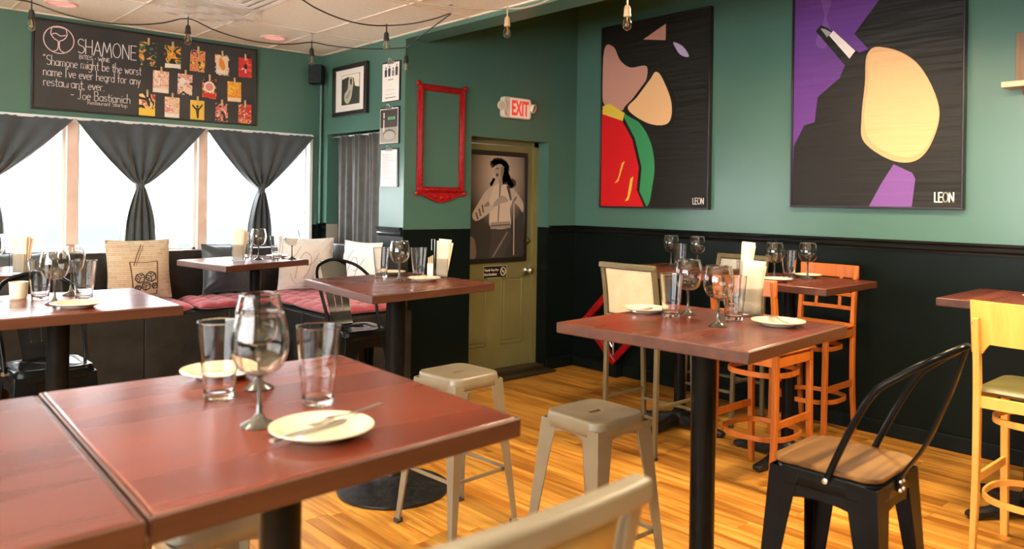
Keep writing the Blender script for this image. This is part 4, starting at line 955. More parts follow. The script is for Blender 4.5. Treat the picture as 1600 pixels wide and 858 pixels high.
# ---- wooden wall shelf at the right edge
sh_ = thing('wall_shelf', 'small wooden wall shelf with upright back board near the right photo edge', 'shelf', (X2, 1.515, 2.285), -PI/2)
MB().box(0, 0.75, -0.14, -0.001, 0, 0.035).build('shelf_board', noisy(mat('pale_shelf', (0.50, 0.40, 0.28), 0.5), (0.46, 0.36, 0.24), (0.55, 0.44, 0.31), ns=8), sh_, bevel=0.003)
MB().box(0.045, 0.62, -0.03, -0.001, 0.035, 0.34).build('back_board', M_brownwood, sh_, bevel=0.003)
for a in (0.1, 0.6): MB().prism([(-0.13, 0), (-0.001, 0), (-0.001, -0.10)], a, a+0.018, 'x').build('bracket', M_brownwood, sh_)

# ---- red diamond frame leaning on the wainscot
rd = thing('diamond_frame', 'red square frame standing on one corner against the black wainscot, behind the khaki chair', 'frame', (5.40, 4.56, 0.10), -PI/2)
MR = Matrix.Translation((0, 0, 0.375)) @ Matrix.Rotation(PI/4, 4, 'Y')
b = MB(); s_ = 0.265
frame_bars(b, -s_, s_, -s_, s_, 0.062, 0.0, 0.045)
b.v = [tuple(MR @ Vector(p)) for p in b.v]
b.build('frame', M_red, rd, bevel=0.01)
b = MB(); b.tube([MR @ Vector(p) for p in smooth([(-0.16, -0.02, 0.16), (-0.02, -0.03, 0.12), (-0.10, -0.03, 0.02), (0.04, -0.03, -0.02), (0.0, -0.03, -0.12), (0.14, -0.02, -0.16)], 6)], 0.009, 8)
b.tube([MR @ Vector((-0.2, -0.02, 0.2)), MR @ Vector((0.2, -0.02, -0.2))], 0.008, 8)
b.build('inner_rods', M_steel, rd)
MB().box(-0.05, 0.05, -0.04, 0.06, -0.10, 0.012).build('foot_block', M_black, rd)

# ================================================================== CEILING THINGS
pinkl = mat('pink_lens', (0.85, 0.35, 0.36), 0.35, emit=(1.0, 0.42, 0.42), es=0.55)
for (x, y, lab) in ((1.285, 6.03, 'round pink recessed ceiling light above the left end of the chalkboard'), (2.82, 6.03, 'round pink recessed ceiling light nearer the nook corner')):
    t = thing('recessed_light', lab, 'ceiling light', (x, y, ZC+0.003), 0, 'pink recessed lights along the window wall')
    MB().lathe([(0.080, 0.001), (0.080, -0.004), (0.092, -0.009), (0.104, -0.005), (0.105, 0.0)], 36, cap=False).build('trim_ring', M_mull, t)
    MB().lathe([(0.001, -0.002), (0.082, -0.001), (0.082, 0.0), (0.001, 0.0)], 36).build('lens', pinkl, t)
vt = thing('ceiling_vent', 'square ceiling air diffuser covered with loose clear plastic film', 'vent', (2.02, 4.95, ZC-0.001))
for k, s_ in enumerate((0.29, 0.22, 0.15, 0.08)):
    b = MB(); b.bar([(-s_, -s_, -0.006-0.004*k), (s_, -s_, -0.006-0.004*k), (s_, s_, -0.006-0.004*k), (-s_, s_, -0.006-0.004*k)], 0.05, 0.004, closed=True); b.build('louvre', M_white, vt)
def film(u, v): return (-0.31+0.62*u, 0.22+0.42*v, -0.03-0.022*abs(math.sin(7*u+5*v))-0.018*math.sin(11*u-9*v)**2)
MB().grid(24, 20, film).build('plastic_film', M_film, vt, sharp=0)
for (a, c) in ((-0.3, 0.25), (0.3, 0.25), (-0.3, 0.62), (0.3, 0.62)): MB().box(a-0.03, a+0.03, c-0.012, c+0.012, -0.003, 0.0).build('tape_strip', M_whitepaper, vt)

# string lights: two runs, each one thing with bulbs as parts
def bulb_at(parent, p, drop=0.045, sm=None, cm=None):
    x, y, z = p
    M = Matrix.Translation((x, y, z))
    s = MB(); s.tube([(0, 0, 0.012), (0, 0, -drop)], 0.0045, 8, M=M)
    s.lathe([(0.006, -drop+0.002), (0.014, -drop-0.006), (0.018, -drop-0.02), (0.018, -drop-0.045), (0.021, -drop-0.05), (0.020, -drop-0.062), (0.015, -drop-0.064)], 14, M)
    o = s.build('lamp_socket', sm or M_socket, parent)
    zz = -drop-0.062
    prof = [(0.012, 0), (0.014, -0.008), (0.022, -0.026), (0.0265, -0.044), (0.024, -0.060), (0.014, -0.072), (0.004, -0.077)]
    inn = [(r_*0.93, q-0.0005 if q > -0.07 else q+0.001) for r_, q in prof[::-1]]
    MB().lathe([(0.001, zz)]+[(r_, zz+q) for r_, q in prof+[(0.001, -0.078), (0.001, -0.0765)]+inn]+[(0.001, zz-0.001)], 18, M).build('glass_bulb', M_bulb, o)
    f = MB(); f.tube([(x+0.007*math.cos(k*1.3), y+0.007*math.sin(k*1.3), z+zz-0.018-0.0016*k) for k in range(22)], 0.0011, 5); f.tube([(x, y, z+zz), (x, y, z+zz-0.02)], 0.003, 6)
    f.build('filament', M_filament, o)
s1 = thing('string_light', 'black string light cable sagging along the tiled ceiling with clear bulbs', 'string lights', (0, 0, 0))
J = [(0.45, 5.3, 2.80), (1.063, 5.78, 2.785), (1.945, 5.50, 2.785), (2.942, 5.62, 2.785), (3.43, 5.03, 2.735), (3.17, 4.13, 2.80), (3.019, 4.674, 2.78), (2.24, 4.47, 2.795), (1.2, 4.0, 2.79)]
def sag(a, b_, s, n=12):
    a = Vector(a); b_ = Vector(b_); return [a.lerp(b_, k/n)-Vector((0, 0, s*4*(k/n)*(1-k/n))) for k in range(n)]
path = []
for (a, b_, s) in ((0, 1, .03), (1, 2, .085), (2, 3, .075), (3, 4, .03), (4, 5, -0.0), (5, 6, .02), (6, 7, .05), (7, 8, .05)): path += sag(J[a], J[b_], s)
path.append(Vector(J[-1]))
path = smooth(path[::2]+[path[-1]], 3)
MB().tube(path, 0.0048, 7).build('cable', M_cord, s1)
for k in (1, 2, 3, 4, 6): bulb_at(s1, J[k], 0.045 if k != 4 else 0.06)
for k in (1, 2, 3, 5):
    hk = MB(); hk.tube([(J[k][0], J[k][1], ZC+0.002), (J[k][0], J[k][1], J[k][2]-0.004)], 0.0025, 6); hk.box(J[k][0]-0.012, J[k][0]+0.012, J[k][1]-0.012, J[k][1]+0.012, ZC-0.008, ZC-0.004)
    hk.build('cable_hook', M_palecord, s1)
s2 = thing('string_light', 'tan string light cable along the boxed beam with larger clear bulbs', 'string lights', (0, 0, 0))
K_ = [(2.6, 4.05, 2.80), (3.279, 3.69, 2.775), (3.30, 3.2, 2.80), (3.26, 2.7, 2.76), (3.2, 2.0, 2.80)]
p_ = []
for a in range(4): p_ += sag(K_[a], K_[a+1], 0.03)
MB().tube(p_, 0.006, 8).build('cable', M_palecord, s2)
bulb_at(s2, K_[1], 0.05, M_goldsocket); bulb_at(s2, (3.26, 2.7, 2.74), 0.12, M_goldsocket)

# fittings outside the frame: wall-side pendants, and housings added for the fill lamps
for (lx, ly), nm in zip(CEILING_FILLS, ('near the camera', 'over the right front tables', 'over the far left table', 'over the middle')):
    t = thing('ceiling_fill_panel', 'square white ceiling panel added as fill light '+nm+', outside the photo', 'ceiling light', (lx, ly, ZC))
    frame_bars(MB(), -0.28, 0.28, -0.28, 0.28, 0.025, 0, 0.03)
    b = MB()
    for q in ((-.28, .28, -.28, -.255), (-.28, .28, .255, .28), (-.28, -.255, -.255, .255), (.255, .28, -.255, .255)): b.box(q[0], q[1], q[2], q[3], -0.035, 0.0)
    b.build('housing', M_white, t)
for (lx, ly, lz), nm in zip(PENDANTS, ('at the near end', 'in the middle', 'at the door end', 'added as front fill, nearer the camera than those')):
    t = thing('pendant_lamp', 'black shaded pendant lamp '+nm+' of the painting wall, outside the photo', 'lamp', (lx, ly, lz))
    MB().lathe([(0.15, 0.0), (0.15, 0.02), (0.10, 0.12), (0.03, 0.15), (0.026, 0.15), (0.094, 0.118), (0.145, 0.02), (0.145, 0.0)], 30, cap=False).build('shade', M_blackmetal, t)
    MB().tube([(0, 0, 0.14), (0, 0, ZT-lz)], 0.006, 8).build('cord', M_cord, t)
for (lx, ly, lz), nm in zip(UP_FILLS, ('left of the camera', 'behind the camera', 'over the left front tables', 'by the left windows', 'over the foreground table', 'far left of the camera')):
    t = thing('fill_uplighter', 'white open bowl added as ceiling fill light '+nm+' of the front room, outside the photo', 'lamp', (lx, ly, lz))
    MB().lathe([(0.001, -0.09), (0.08, -0.08), (0.14, -0.04), (0.165, 0.0), (0.16, 0.0), (0.135, -0.035), (0.075, -0.074), (0.001, -0.084)], 30).build('bowl_shade', M_white, t)
    for k in range(3): MB().tube([(0.16*math.cos(k*2.09), 0.16*math.sin(k*2.09), 0), (0, 0, ZC-lz)], 0.002, 5).build('hanging_wire', M_steel, t)

# ================================================================== TABLES
TZ = 1.10
def table(label, corners, base='cross', bc=None, col_r=0.038, group='square bar-height tables', th=0.042, brot=0.0, mt=None):
    cx = sum(c[0] for c in corners)/4; cy = sum(c[1] for c in corners)/4
    if bc is None: bc = (cx, cy)
    t = thing('bar_table', label, 'table', (bc[0], bc[1], 0), 0, group)
    cs = [(c[0]-bc[0], c[1]-bc[1]) for c in corners]
    MB().prism(cs, TZ-th+0.004, TZ, 'z').build('tabletop', mt or M_table, t, bevel=0.004)
    m = Vector((cx-bc[0], cy-bc[1]))
    # edge banding: four strips, slightly proud
    for i in range(4):
        a = Vector(cs[i]); b_ = Vector(cs[(i+1) % 4]); d = (b_-a).normalized(); n = Vector((d.y, -d.x))
        if n.dot((a+b_)/2-m) < 0: n = -n
        q = [a-d*0.000, b_+d*0.000, b_+n*0.008+d*0.008, a+n*0.008-d*0.008]
        MB().prism([(p.x, p.y) for p in q], TZ-th, TZ-0.0015, 'z').build('edge_band', M_tableedge, t, bevel=0.003)
    b = MB().lathe([(0.10, TZ-th-0.004), (0.10, TZ-th-0.012), (0.05, TZ-th-0.03), (0.045, TZ-th-0.03)], 20)
    b.box(-0.10, 0.10, -0.10, 0.10, TZ-th-0.008, TZ-th)
    b.build('top_plate', M_blackmetal, t)
    MB().lathe([(col_r, 0.05), (col_r, TZ-th-0.02)], 24).build('column', M_blackmetal, t)
    if base == 'round':
        MB().lathe([(0.295, 0.0), (0.300, 0.008), (0.298, 0.018), (0.27, 0.030), (0.18, 0.045), (0.09, 0.062), (0.055, 0.085), (0.05, 0.11), (0.0385, 0.112)], 48).build('base', M_cast, t)
    else:
        for k in range(4):
            M = Matrix.Rotation(PI/2*k+brot, 4, 'Z')
            b = MB(); b.loft([[(x_, y_, z_) for y_, z_ in ((-w_, z0_), (w_, z0_), (w_, z0_+h_*.7), (w_*.5, z0_+h_), (-w_*.5, z0_+h_), (-w_, z0_+h_*.7))] for x_, w_, z0_, h_ in ((0.02, .04, .03, .075), (0.12, .034, .022, .06), (0.25, .030, .014, .042), (0.345, .030, .012, .032), (0.36, .022, .014, .022))], M)
            b.lathe([(0.012, 0.0), (0.016, 0.003), (0.012, 0.016)], 10, M @ Matrix.Translation((0.335, 0, 0)))
            b.build('base_foot', M_cast, t, bevel=0.003)
        MB().lathe([(0.06, 0.03), (0.065, 0.05), (0.06, 0.09), (0.045, 0.115), (0.0385, 0.118)], 24).build('base_hub', M_cast, t)
    return t
tA = table('dark red-brown bar table in the foreground with the plate and fork', [(1.127, 1.222), (1.170, 2.040), (0.415, 2.068), (0.378, 1.178)], 'cross', (0.655, 1.345))
tA2 = table('bar table cut by the lower left photo edge, pushed against the foreground one', [(0.356, 1.172), (0.393, 2.045), (-0.36, 2.06), (-0.40, 1.16)], 'cross')
tC = table('bar table in front of the black half wall, on a round cast base', [(2.007, 3.190), (2.855, 3.300), (2.850, 4.085), (2.111, 4.062)], 'round', (2.365, 3.53), 0.052)
tD = table('bar table right of centre over the two-tone floor, with a black column', [(2.193, 1.312), (2.979, 1.366), (2.945, 2.135), (2.145, 2.088)], 'cross', (2.55, 1.71), 0.047, brot=PI/4)
tE = table('bar table at the right photo edge beyond the yellow chair', [(4.281, 0.80), (4.985, 0.80), (4.990, 1.500), (4.285, 1.487)], 'cross', (4.63, 1.15), brot=math.radians(56))
tF1 = table('small bar table by the painting wall between the two orange chairs', [(4.185, 2.030), (4.875, 2.050), (4.880, 2.740), (4.170, 2.740)], 'cross', (4.48, 2.40), 0.038)
tF2 = table('small bar table by the painting wall behind the khaki chair', [(4.21, 2.95), (4.93, 2.97), (4.93, 3.68), (4.21, 3.66)], 'cross', (4.55, 3.25), 0.038)
tG = table('window-side bar table on the left with two stemmed and two straight glasses', [(0.42, 3.37), (1.180, 3.369), (1.206, 4.137), (0.44, 4.14)], 'cross', (0.785, 3.66), 0.043)
tH = table('bar table standing before the corner bench, under the right window', [(2.077, 5.100), (2.790, 5.350), (2.660, 5.98), (2.00, 5.78)], 'cross', (2.44, 5.47), 0.04)
tI = table('bar table at the far left photo edge near the bench', [(0.30, 5.12), (1.00, 5.12), (1.00, 5.78), (0.30, 5.78)], 'cross')

# ================================================================== METAL STOOLS AND CHAIRS
def metal_legs(t, m, sh_, fh, ztop, w0=0.085, w1=0.030, nm='leg'):
    for sx in (-1, 1):
        for sy in (-1, 1):
            rings = []
            for q in (0, 0.25, 0.6, 0.93, 1.0):
                x = sx*(sh_+(fh-sh_)*q); y = sy*(sh_+(fh-sh_)*q); z = ztop*(1-q)+0.012*q
                w = w0*(1-q)**1.5+w1*(1-(1-q)**1.5) if q < 1 else w1; th = 0.004+0.006*q
                ax, ay = -sx, -sy
                rings.append([(x, y, z), (x+ax*w, y, z), (x+ax*w, y+ay*th, z), (x+ax*th*1.4, y+ay*th*1.4, z), (x+ax*th, y+ay*w, z), (x, y+ay*w, z)])
            MB().loft(rings).build(nm, m, t, bevel=0.003, sharp=50)
            fx, fy = sx*(fh-0.012), sy*(fh-0.012)
            MB().box(fx-0.017, fx+0.017, fy-0.017, fy+0.017, 0.0, 0.022).build('foot_cap', M_rubber, t, bevel=0.003)
def rungs(t, m, sh_, fh, ztop, z, r=0.0075, flat_=True):
    q = 1-z/ztop; h = sh_+(fh-sh_)*q-0.018
    for a, b_ in (((-h, -h), (h, -h)), ((h, -h), (h, h)), ((h, h), (-h, h)), ((-h, h), (-h, -h))):
        MB().bar([(a[0], a[1], z), (b_[0], b_[1], z)], 0.007, 0.018).build('rung', m, t, bevel=0.002)
def metal_seat(t, m, s, z, hole=True, nm='seat'):
    out = rrect(s, s, 0.055, 6); n = len(out)
    rings = []
    for sc_, zz in ((1.03, z-0.058), (1.015, z-0.030), (1.012, z-0.026), (1.0, z-0.018), (0.995, z-0.008), (0.965, z-0.001), (0.93, z)):
        rings.append([(x*sc_, y*sc_, zz) for x, y in out])
    rings.append([(x*0.80, y*0.80, z-0.002) for x, y in out])
    hl = [(0.035*math.copysign(abs(math.cos(2*PI*k/n))**0.5, math.cos(2*PI*k/n)), 0.011*math.copysign(abs(math.sin(2*PI*k/n))**0.5, math.sin(2*PI*k/n))) for k in range(n)]
    # align hole samples with the outer loop by angle
    hl = []
    for x, y in out:
        a = math.atan2(y, x); hl.append((0.034*math.copysign(min(1, abs(math.cos(a))*1.35), math.cos(a)), 0.0105*math.copysign(min(1, abs(math.sin(a))*1.35), math.sin(a))))
    if hole:
        rings.append([(x, y, z-0.004) for x, y in hl]); rings.append([(x, y, z-0.016) for x, y in hl])
    else:
        rings.append([(x*0.02, y*0.02, z-0.003) for x, y in out])
    vs = [p for r_ in rings for p in r_]; fs = []
    for i in range(len(rings)-1):
        for k in range(n): fs.append((i*n+k, i*n+(k+1) % n, (i+1)*n+(k+1) % n, (i+1)*n+k))
    o = MB().add(vs, fs).build(nm, m, t, sharp=60)
    md = o.modifiers.new('s', 'SOLIDIFY'); md.thickness = 0.0022; md.offset = -1
    return o
def tolix_stool(label, loc, rz, h=0.735, s=0.30, f=0.21, m=None):
    t = thing('metal_stool', label, 'stool', loc, rz, 'backless khaki metal stools'); m = m or M_khaki
    metal_seat(t, m, s, h)
    a = MB()
    for k in range(4):
        M = Matrix.Rotation(PI/2*k, 4, 'Z'); pts = [(-s/2, h-0.056)] + [(-s/2+0.05+(s-0.1)*q/8, h-0.075+0.028*math.sin(PI*q/8)) for q in range(9)] + [(s/2, h-0.056)]
        pts = [(-s/2+0.01, h-0.03), (s/2-0.01, h-0.03)] + [(s/2-0.012-(s-0.024)*q/10, h-0.090+0.030*math.sin(PI*q/10)) for q in range(11)]
        a.prism(pts, -s/2-0.002, -s/2+0.0015, 'y', M)
    a.build('apron', m, t)
    metal_legs(t, m, s/2+0.002, f, h-0.03)
    rungs(t, m, s/2+0.002, f, h-0.03, 0.27)
    return t
st1 = tolix_stool('khaki metal stool tucked behind the right corner of the foreground table', (2.352, 2.965, 0), math.radians(3))
st2 = tolix_stool('khaki metal stool in the open floor, nearer the right-hand red table', (2.335, 2.065, 0), math.radians(-1))
st3 = tolix_stool('khaki stool tucked under the foreground table, only its edge seen below the front edge', (0.815, 2.10, 0), 0.02)

def tolix_chair(label, loc, rz, h=0.75, s=0.335, f=0.215, wood=True, splat='bar', group='black metal bar chairs', seatm=None):
    t = thing('metal_bar_chair', label, 'chair', loc, rz, group); m = M_blackmetal
    if wood:
        metal_seat(t, m, s, h-0.018, hole=False, nm='seat_pan')
        MB().prism(rrect(s+0.006, s+0.006, 0.05), h-0.017, h, 'z').build('seat', M_seatwood, t, bevel=0.005)
    else:
        metal_seat(t, seatm or m, s, h, hole=False)
    a = MB()
    for k in range(4):
        M = Matrix.Rotation(PI/2*k, 4, 'Z')
        pts = [(-s/2+0.01, h-0.03), (s/2-0.01, h-0.03)] + [(s/2-0.012-(s-0.024)*q/10, h-0.135+0.030*math.sin(PI*q/10)) for q in range(11)]
        a.prism(pts, -s/2-0.002, -s/2+0.0015, 'y', M)
    a.build('apron', m, t)
    metal_legs(t, m, s/2+0.002, f, h-0.03, 0.10, 0.034)
    rungs(t, m, s/2+0.002, f, h-0.03, 0.27)
    e = s/2+0.006
    half = [(-e, -0.02, h-0.035), (-e-0.002, -0.05, h+0.04), (-e-0.01, -0.105, h+0.16), (-e-0.015, -0.165, h+0.265), (-e+0.003, -0.235, h+0.325), (-e+0.055, -0.305, h+0.374)]
    full = half + [(0, -0.35, h+0.402)] + [(-x, y, z) for x, y, z in half[::-1]]
    MB().tube(smooth(full, 6), 0.0105, 10).build('back_hoop', m, t)
    for sx in (-1, 1):
        MB().lathe([(0.004, 0.004), (0.009, 0.002), (0.010, -0.004), (0.010, -0.014)], 12, Matrix.Translation((sx*e, -0.02, h-0.035)) @ Matrix.Rotation(sx*PI/2, 4, 'Y') @ Matrix.Translation((0, 0, 0.012))).build('bolt', M_steel, t)
    base = Vector((0, -s/2-0.006, h-0.065)); top = Vector((0, -0.35, h+0.394))
    mid = [base, base+Vector((0, -0.008, 0.05)), base.lerp(top, 0.35)+Vector((0, -0.012, 0)), base.lerp(top, 0.7)+Vector((0, -0.012, 0)), top]
    pth = smooth(mid, 5); n = len(pth)
    if splat == 'bar':
        MB().sweep(pth, [(-0.019, -0.003), (0.019, -0.003), (0.019, 0.003), (0.012, 0.006), (-0.012, 0.006), (-0.019, 0.003)], up=(0, -1, 0)).build('back_splat', m, t)
    else:
        b = MB(); ws = [0.055+0.040*(k/(n-1)) for k in range(n)]
        # splat with two slots: three strips joined at the ends
        for lo, hi in ((-1, -0.36), (-0.28, 0.28), (0.36, 1)):
            rings = []
            for k, p in enumerate(pth):
                w = ws[k]; rings.append([(lo*w, p.y-0.002, p.z), (hi*w, p.y-0.002, p.z), (hi*w, p.y+0.002, p.z), (lo*w, p.y+0.002, p.z)])
            b.loft(rings)
        for k0, k1 in ((0, int(n*0.45)), (int(n*0.78), n-1)):
            rings = []
            for k in range(k0, k1+1):
                p = pth[k]; w = ws[k]; rings.append([(-w, p.y-0.0022, p.z), (w, p.y-0.0022, p.z), (w, p.y+0.0022, p.z), (-w, p.y+0.0022, p.z)])
            b.loft(rings)
        b.build('back_splat', m, t)
    for zz in (h-0.035, h-0.062):
        for a_ in (-0.012, 0.012): MB().lathe([(0.002, 0.008), (0.006, 0.006), (0.007, 0.0)], 10, Matrix.Translation((a_, -s/2-0.010, zz)) @ Matrix.Rotation(PI/2, 4, 'X')).build('bolt', M_steel, t)
    return t
tolix_chair('black metal bar chair with brown wooden seat and thin curved back, right foreground', (2.51, 1.148, 0), math.radians(2))
tolix_chair('black metal bar chair with wide slotted back, behind the half-wall table', (2.60, 4.31, 0), PI-0.05, wood=False, splat='wide')
tolix_chair('black metal bar chair under the left window-side table, its seat shining white', (0.875, 4.27, 0), PI+0.02, wood=False, splat='wide')

# ================================================================== KHAKI UPHOLSTERED BAR CHAIRS
def khaki_chair(label, loc, rz, padm, seatm=None, h=0.76, top=1.18, w=0.43, d=0.40, metal=None):
    t = thing('upholstered_bar_chair', label, 'chair', loc, rz, 'khaki framed upholstered bar chairs'); m = metal or M_khakidark
    hw = w/2
    def back(z):   # y of the rear post centre at height z
        if z < h: return -d/2+0.012*(z/h)
        q = (z-h)/(top-h); return -d/2+0.012-0.055*q*q
    for sx in (-1, 1):
        x = sx*(hw-0.014)
        zs = [0.012, 0.3, 0.6, h-0.05, h+0.08, h+0.2, h+0.3, top-0.02]
        MB().sweep([(x+sx*0.0, back(z), z) for z in zs], [(-0.014, -0.013), (0.014, -0.013), (0.014, 0.013), (-0.014, 0.013)], up=(0, 1, 0)).build('rear_leg', m, t, bevel=0.003)
        MB().bar([(x, d/2+0.01, 0.012), (x, d/2-0.02, h-0.05)], 0.028, 0.026, up=(0, 1, 0)).build('front_leg', m, t, bevel=0.003)
        for y in (back(0), d/2+0.01): MB().box(x-0.015, x+0.015, y-0.015, y+0.015, 0, 0.016).build('foot_cap', M_rubber, t)
        MB().bar([(x, back(.3), 0.31), (x, d/2, 0.31)], 0.018, 0.018).build('stretcher', m, t, bevel=0.002)
        MB().bar([(x, back(h), h-0.055), (x, d/2-0.02, h-0.055)], 0.022, 0.03).build('seat_rail', m, t, bevel=0.002)
    MB().bar([(-hw+0.02, d/2-0.003, 0.24), (hw-0.02, d/2-0.003, 0.24)], 0.022, 0.018).build('stretcher', m, t, bevel=0.002)
    MB().bar([(-hw+0.02, back(.4), 0.25), (hw-0.02, back(.4), 0.25)], 0.018, 0.018).build('stretcher', m, t, bevel=0.002)
    for y in (back(h), d/2-0.03): MB().bar([(-hw+0.02, y, h-0.055), (hw-0.02, y, h-0.055)], 0.022, 0.03).build('seat_rail', m, t, bevel=0.002)
    # top rail: deep, slightly crowned, and lower back rail
    tr = []
    for k in range(13):
        a = -1+2*k/12; tr.append((a*(hw+0.004), back(top)-0.012*(1-a*a), top-0.017))
    MB().bar(tr, 0.034, 0.036).build('top_rail', m, t, bevel=0.007)
    lz = h+0.075
    MB().bar([(a*(hw-0.02), back(lz), lz) for a in (-1, -.5, 0, .5, 1)], 0.022, 0.03).build('lower_back_rail', m, t, bevel=0.003)
    # back panel: rounded pad held inside the frame
    n = 22
    def pad(side):
        def fn(u, v):
            s_, q = u*2-1, v*2-1
            z = lz+0.02+(top-0.040-lz-0.02)*v; e = ((1-abs(s_)**9)*(1-abs(q)**9))**0.5
            return (s_*(hw-0.032), back(z)-0.010*(1-s_*s_)+side*(0.013*e), z)
        return fn
    MB().grid(n, n, pad(-1)).grid(n, n, pad(1)).build('back_pad', padm, t, sharp=0)
    def seat(side):
        def fn(u, v):
            s_, q = u*2-1, v*2-1; e = ((1-abs(s_)**8)*(1-abs(q)**8))**0.5
            return (s_*(hw-0.004), 0.012+q*(d/2+0.005), h-0.014+side*0.026*e)
        return fn
    MB().grid(n, n, seat(-1)).grid(n, n, seat(1)).build('seat_pad', seatm or padm, t, sharp=0)
    return t
M_yelpad = noisy(mat('mustard_vinyl', (0.40, 0.25, 0.07), 0.45), (0.36, 0.22, 0.06), (0.44, 0.28, 0.08), ns=9, bump=0.15, bscale=180)
khaki_chair('tan framed bar chair in the near foreground, only its broad back rail in view', (0.655, 0.925, 0), 0.0, M_yelpad, metal=M_khaki)
khaki_chair('khaki framed bar chair with cream back pad in front of the red diamond frame', (4.035, 3.115, 0), -PI/2, M_cream)
khaki_chair('khaki framed bar chair with grey back pad beyond the small wall table', (5.02, 3.20, 0), PI/2, M_greyvinyl)

# ================================================================== WOODEN BAR CHAIRS
def wood_chair(label, loc, rz, m, style, seatm, h=0.76, top=1.15, w=0.41, d=0.40):
    t = thing('wooden_bar_chair', label, 'chair', loc, rz, 'wooden bar chairs along the painting wall')
    hw = w/2
    def by(z):
        if z < 0.45: return -d/2-0.045*((0.45-z)/0.45)**1.6
        if z < h: return -d/2
        q = (z-h)/(top-h); return -d/2-0.045*q**1.3
    for sx in (-1, 1):
        x = sx*(hw-0.016)
        ztop = top-0.005 if style == 'lattice' else top-0.075
        zs = [0.0, 0.12, 0.25, 0.4, 0.55, h, h+0.12, h+0.25, ztop]
        zs = [z for z in zs if z <= ztop]+([ztop] if zs[-1] > ztop else [])
        MB().sweep([(x, by(z), z) for z in zs], [(-0.014, -0.019), (0.014, -0.019), (0.014, 0.019), (-0.014, 0.019)], up=(0, 1, 0),
                   scale=[0.8, .9, 1, 1, 1, 1.05, 1, .95, .85][:len(zs)]).build('rear_leg', m, t, bevel=0.004)
        MB().bar([(x*0.98, d/2-0.005, 0.0), (x*0.98, d/2-0.02, h-0.035)], 0.032, 0.034, up=(0, 1, 0)).build('front_leg', m, t, bevel=0.004)
        MB().bar([(x, by(.36), 0.36), (x*0.98, d/2-0.01, 0.36)], 0.016, 0.040).build('stretcher', m, t, bevel=0.003)
        if style == 'panel':
            for z in (0.60, 0.66): pass
    # seat frame, seat
    fr = MB(); frame = [(-hw+0.012, -d/2+0.0), (hw-0.012, -d/2+0.0), (hw-0.012, d/2-0.012), (-hw+0.012, d/2-0.012)]
    for i in range(4):
        a, b_ = frame[i], frame[(i+1) % 4]; fr.bar([(a[0], a[1], h-0.058), (b_[0], b_[1], h-0.058)], 0.020, 0.052)
    fr.build('seat_frame', m, t, bevel=0.003)
    def seat(side):
        def fn(u, v):
            s_, q = u*2-1, v*2-1; e = ((1-abs(s_)**7)*(1-abs(q)**7))**0.5
            return (s_*(hw+0.006), 0.012+q*(d/2+0.012), h-0.012+side*0.024*e)
        return fn
    MB().grid(22, 22, seat(-1)).grid(22, 22, seat(1)).build('seat', seatm, t, sharp=0)
    # bowed foot ring and bowed upper brace
    for z, k, nm in ((0.27, 1.0, 'foot_ring'), (0.615, 0.9, 'upper_brace')):
        if style == 'panel' and nm == 'upper_brace': k = 0.85
        pts = []
        for q in range(40):
            a = 2*PI*q/40; c_, s_ = math.cos(a), math.sin(a)
            e_ = 2.6; rr = (abs(c_)**e_+abs(s_)**e_)**(-1/e_)
            pts.append((rr*c_*(hw-0.018)*1.06*k, rr*s_*(d/2-0.012)*1.06*k+(-0.012 if z < .4 else 0), z))
        MB().bar(pts, 0.013, 0.030, closed=True).build(nm, m, t, bevel=0.003)
    if style == 'lattice':
        tr = [(a*(hw+0.004), by(top-0.03)-0.028*(1-a*a)+0.006, top-0.043) for a in [-1+k/6 for k in range(13)]]
        MB().bar(tr, 0.020, 0.090, scale=[1.0]*13).build('top_rail', m, t, bevel=0.006)
        for z in (top-0.20, top-0.29):
            MB().bar([(a*(hw-0.022), by(z)-0.014*(1-a*a), z) for a in (-1, -.5, 0, .5, 1)], 0.012, 0.026).build('back_slat', m, t, bevel=0.002)
        for a in (-0.33, 0.33):
            MB().bar([(a*w*0.62, by(z)-0.014, z) for z in (top-0.295, top-0.2, top-0.08)], 0.022, 0.010, up=(0, 1, 0)).build('back_slat', m, t, bevel=0.002)
    else:
        # curved plywood panel with notch in its lower edge
        nx, nz = 28, 8
        def pf(off):
            def fn(u, v):
                s_ = u*2-1
                zlo = top-0.235+(0.045 if abs(s_) < 0.66 else 0.045*max(0, 1-(abs(s_)-0.66)/0.12))
                z = zlo+(top-zlo)*v+0.0
                return (s_*(hw+0.014), by(z)+0.026-0.035*(1-s_*s_)+off, z)
            return fn
        b = MB(); f1, f2 = pf(0), pf(0.014)
        b.grid(nx, nz, f1).grid(nx, nz, f2)
        def rim(fu):
            return [fu(k/nx, 0) for k in range(nx)]+[fu(1, k/nz) for k in range(nz)]+[fu(1-k/nx, 1) for k in range(nx)]+[fu(0, 1-k/nz) for k in range(nz)]
        r1, r2 = rim(f1), rim(f2); n = len(r1)
        b.add(r1+r2, [(k, (k+1) % n, n+(k+1) % n, n+k) for k in range(n)])
        b.build('back_panel', m, t, sharp=50)
        for sx in (-1, 1):
            for z in (top-0.10, top-0.15, top-0.20, h-0.05, h-0.075):
                MB().lathe([(0.002, 0.003), (0.006, 0.002), (0.0065, -0.004)], 10, Matrix.Translation((sx*(hw-0.001), by(z), z)) @ Matrix.Rotation(sx*PI/2, 4, 'Y')).build('bolt', M_cast, t)
    return t
wood_chair('orange lattice-back bar chair on the camera side of its small wall table', (4.10, 2.35, 0), -PI/2, M_orange, 'lattice', M_orange)
wood_chair('orange lattice-back bar chair with its back to the painting wall', (5.09, 2.56, 0), PI/2, M_orange, 'lattice', M_orange)
wood_chair('yellow wooden bar chair with solid curved back and olive seat, right photo edge', (4.07, 0.985, 0), -PI/2, M_yellow, 'panel', M_olivevinyl)
